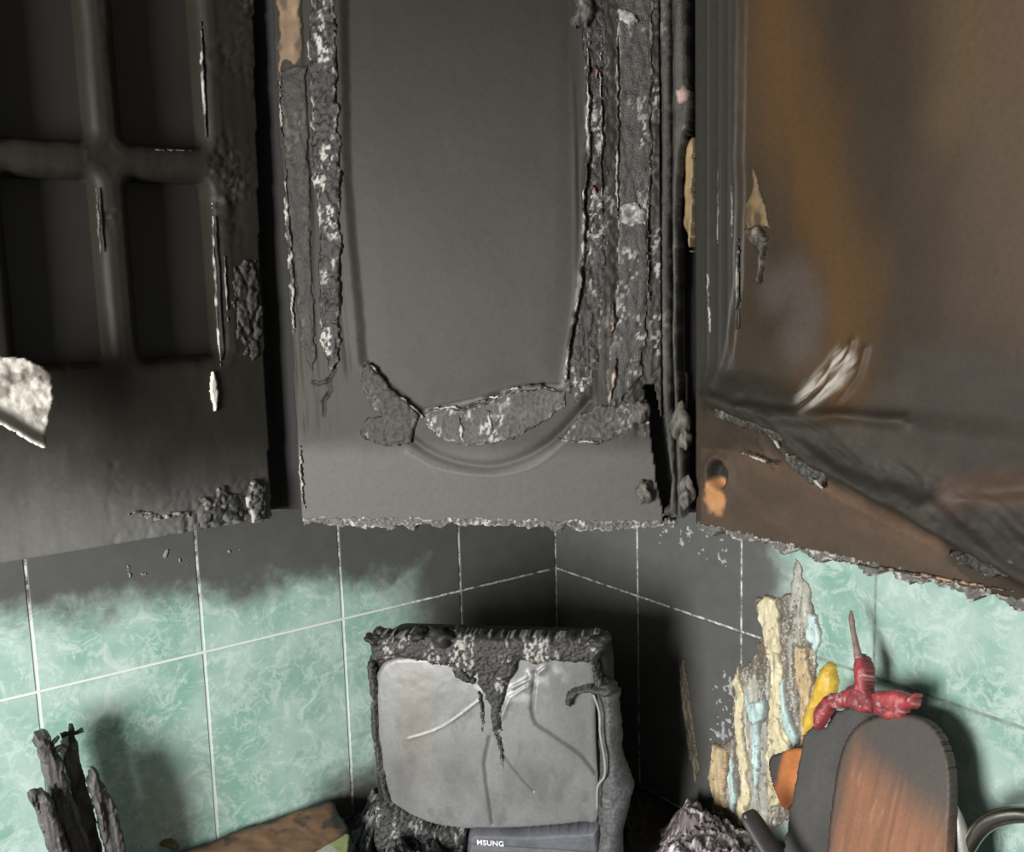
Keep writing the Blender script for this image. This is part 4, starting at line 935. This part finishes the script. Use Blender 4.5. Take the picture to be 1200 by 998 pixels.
# red melted plastic draped over the top of the boards
rd = thing('melted_utensil', (-.06, -.60, Z0+.0), 'red melted plastic with a thin upright spike draped over the boards', 'melted plastic')
PRED = lean_plane(-.176, -.071)
def red(poly, seed, lift, **kw):
    k = dict(jag=.0014, rnd=.008, res=.0012, col=(.34, .055, .065), rough=.5, base=-.002, back=-.010, hfn=lambda U, V, d: .0025*fbm(U/.010, V/.012, seed+3, 4),
        colfn=lambda U, V, d, C: np.concatenate([mixc(mixc(C[..., :3], (.10, .03, .03), .6*sst(.1, .5, fbm(U/.010, V/.010, seed+7, 4))), (.70, .50, .48), .6*sst(.42, .6, fbm(U/.004, V/.004, seed+8, 3))), C[..., 3:]], -1)); k.update(kw)
    return patch(k.pop('name', 'red_run'), PRED, poly, M_MELT, rd, seed=seed, lift=lift, **k)
red([(952, 846), (956, 830), (966, 816), (980, 810), (992, 806), (1002, 800), (1018, 804), (1024, 816), (1024, 836), (1008, 834), (994, 828), (976, 830), (962, 848), (956, 856)], 821, .009)
red([(1022, 812), (1030, 808), (1050, 808), (1066, 814), (1076, 812), (1074, 826), (1062, 832), (1058, 842), (1040, 844), (1024, 836)], 822, .011, name='red_lobe', col=(.42, .065, .075))
red([(1002, 812), (1003, 790), (1003, 772), (1008, 764), (1016, 768), (1021, 784), (1019, 800), (1020, 816)], 823, .008, base=.002, name='red_spike')
tube('spike_tip', [PRED.w(*PRED.px(x, y), .006) for x, y in ((1010, 772), (1007, 756), (1004, 742), (1002, 728), (1001, 716))], [.005, .0036, .003, .0036, .0012], M_MELT, rd, 10, .3, 824, 1, (.30, .20, .17, .5), rep=4)

# dark utensil handle and steel pot handle
PH = Plane((-.16, -.5, Z0-.25), (0, -1, 0), (0, 0, 1))
kh = thing('utensil_handle', tuple(PH.w(*PH.px(905, 1000), .0)*np.array([1, 1, 0])+np.array([0, 0, Z0-.30])), 'dark flat knife handle with rounded end in front of the ash heap', 'handle')
hp = [PH.w(*PH.px(x, y), 0) for x, y in ((876, 950), (880, 958), (896, 984), (912, 1010), (930, 1040))]
hp.append(np.array([hp[-1][0]-.01, hp[-1][1]-.012, Z0-.296]))
tube('grip', hp, [.0075, .0135, .015, .015, .015, .014], mat_plain('charred_handle', (.060, .056, .052), .5), kh, 16, .06, 3, .5, rep=5)
u, v = PH.px(880, 958); lump('rivet', PH.w(u, v, .0085), .0030, M_WIRE, kh, 831, None, (1, 1, 2), .2, n=8)

pc = np.array([-.098, -.905, Z0-.30])
pot = thing('steel_pot', tuple(pc), 'steel pot with a thick curved tube handle at the lower right', 'pot')
def lathe(name, prof, c, mat, parent, seg=48):
    V = []; F = []; a = np.linspace(0, 2*np.pi, seg, endpoint=False)
    for r, z in prof: V.append(np.stack([c[0]+r*np.cos(a), c[1]+r*np.sin(a), np.full(seg, c[2]+z)], 1))
    for i in range(len(prof)-1):
        for j in range(seg): F.append([i*seg+j, i*seg+(j+1) % seg, (i+1)*seg+(j+1) % seg, (i+1)*seg+j])
    F.append(list(range(seg))[::-1]); F.append([(len(prof)-1)*seg+j for j in range(seg)])
    return mesh(name, np.concatenate(V), F, mat, parent)
lathe('pot_body', [(.075, 0), (.084, .004), (.086, .09), (.089, .093), (.085, .094), (.083, .09), (.081, .008)], pc, M_STEEL, pot)
PG = Plane((-.072, -.80, Z0-.1), (0, -1, 0), (0, 0, 1))
hpts = [PG.w(*PG.px(x, y), 0) for x, y in ((1122, 1060), (1128, 1010), (1138, 985), (1154, 966), (1176, 956), (1204, 954), (1232, 966), (1250, 1000), (1254, 1060))]
hpts = [np.array([pc[0], pc[1]+.088, pc[2]+.08])] + hpts + [np.array([pc[0], pc[1]-.07, pc[2]+.088])]
tube('handle', hpts, [.0085]*len(hpts), M_STEEL, pot, 16, rep=6)
tube('handle_bracket', [PG.w(*PG.px(x, y), .004) for x, y in ((1134, 1050), (1130, 1000), (1126, 970), (1121, 948), (1119, 940))], [.011, .011, .0095, .006, .003], mat_plain('dull_cast_metal', (.36, .36, .33), .45, .3), pot, 12, .15, 3, .8, rep=4)
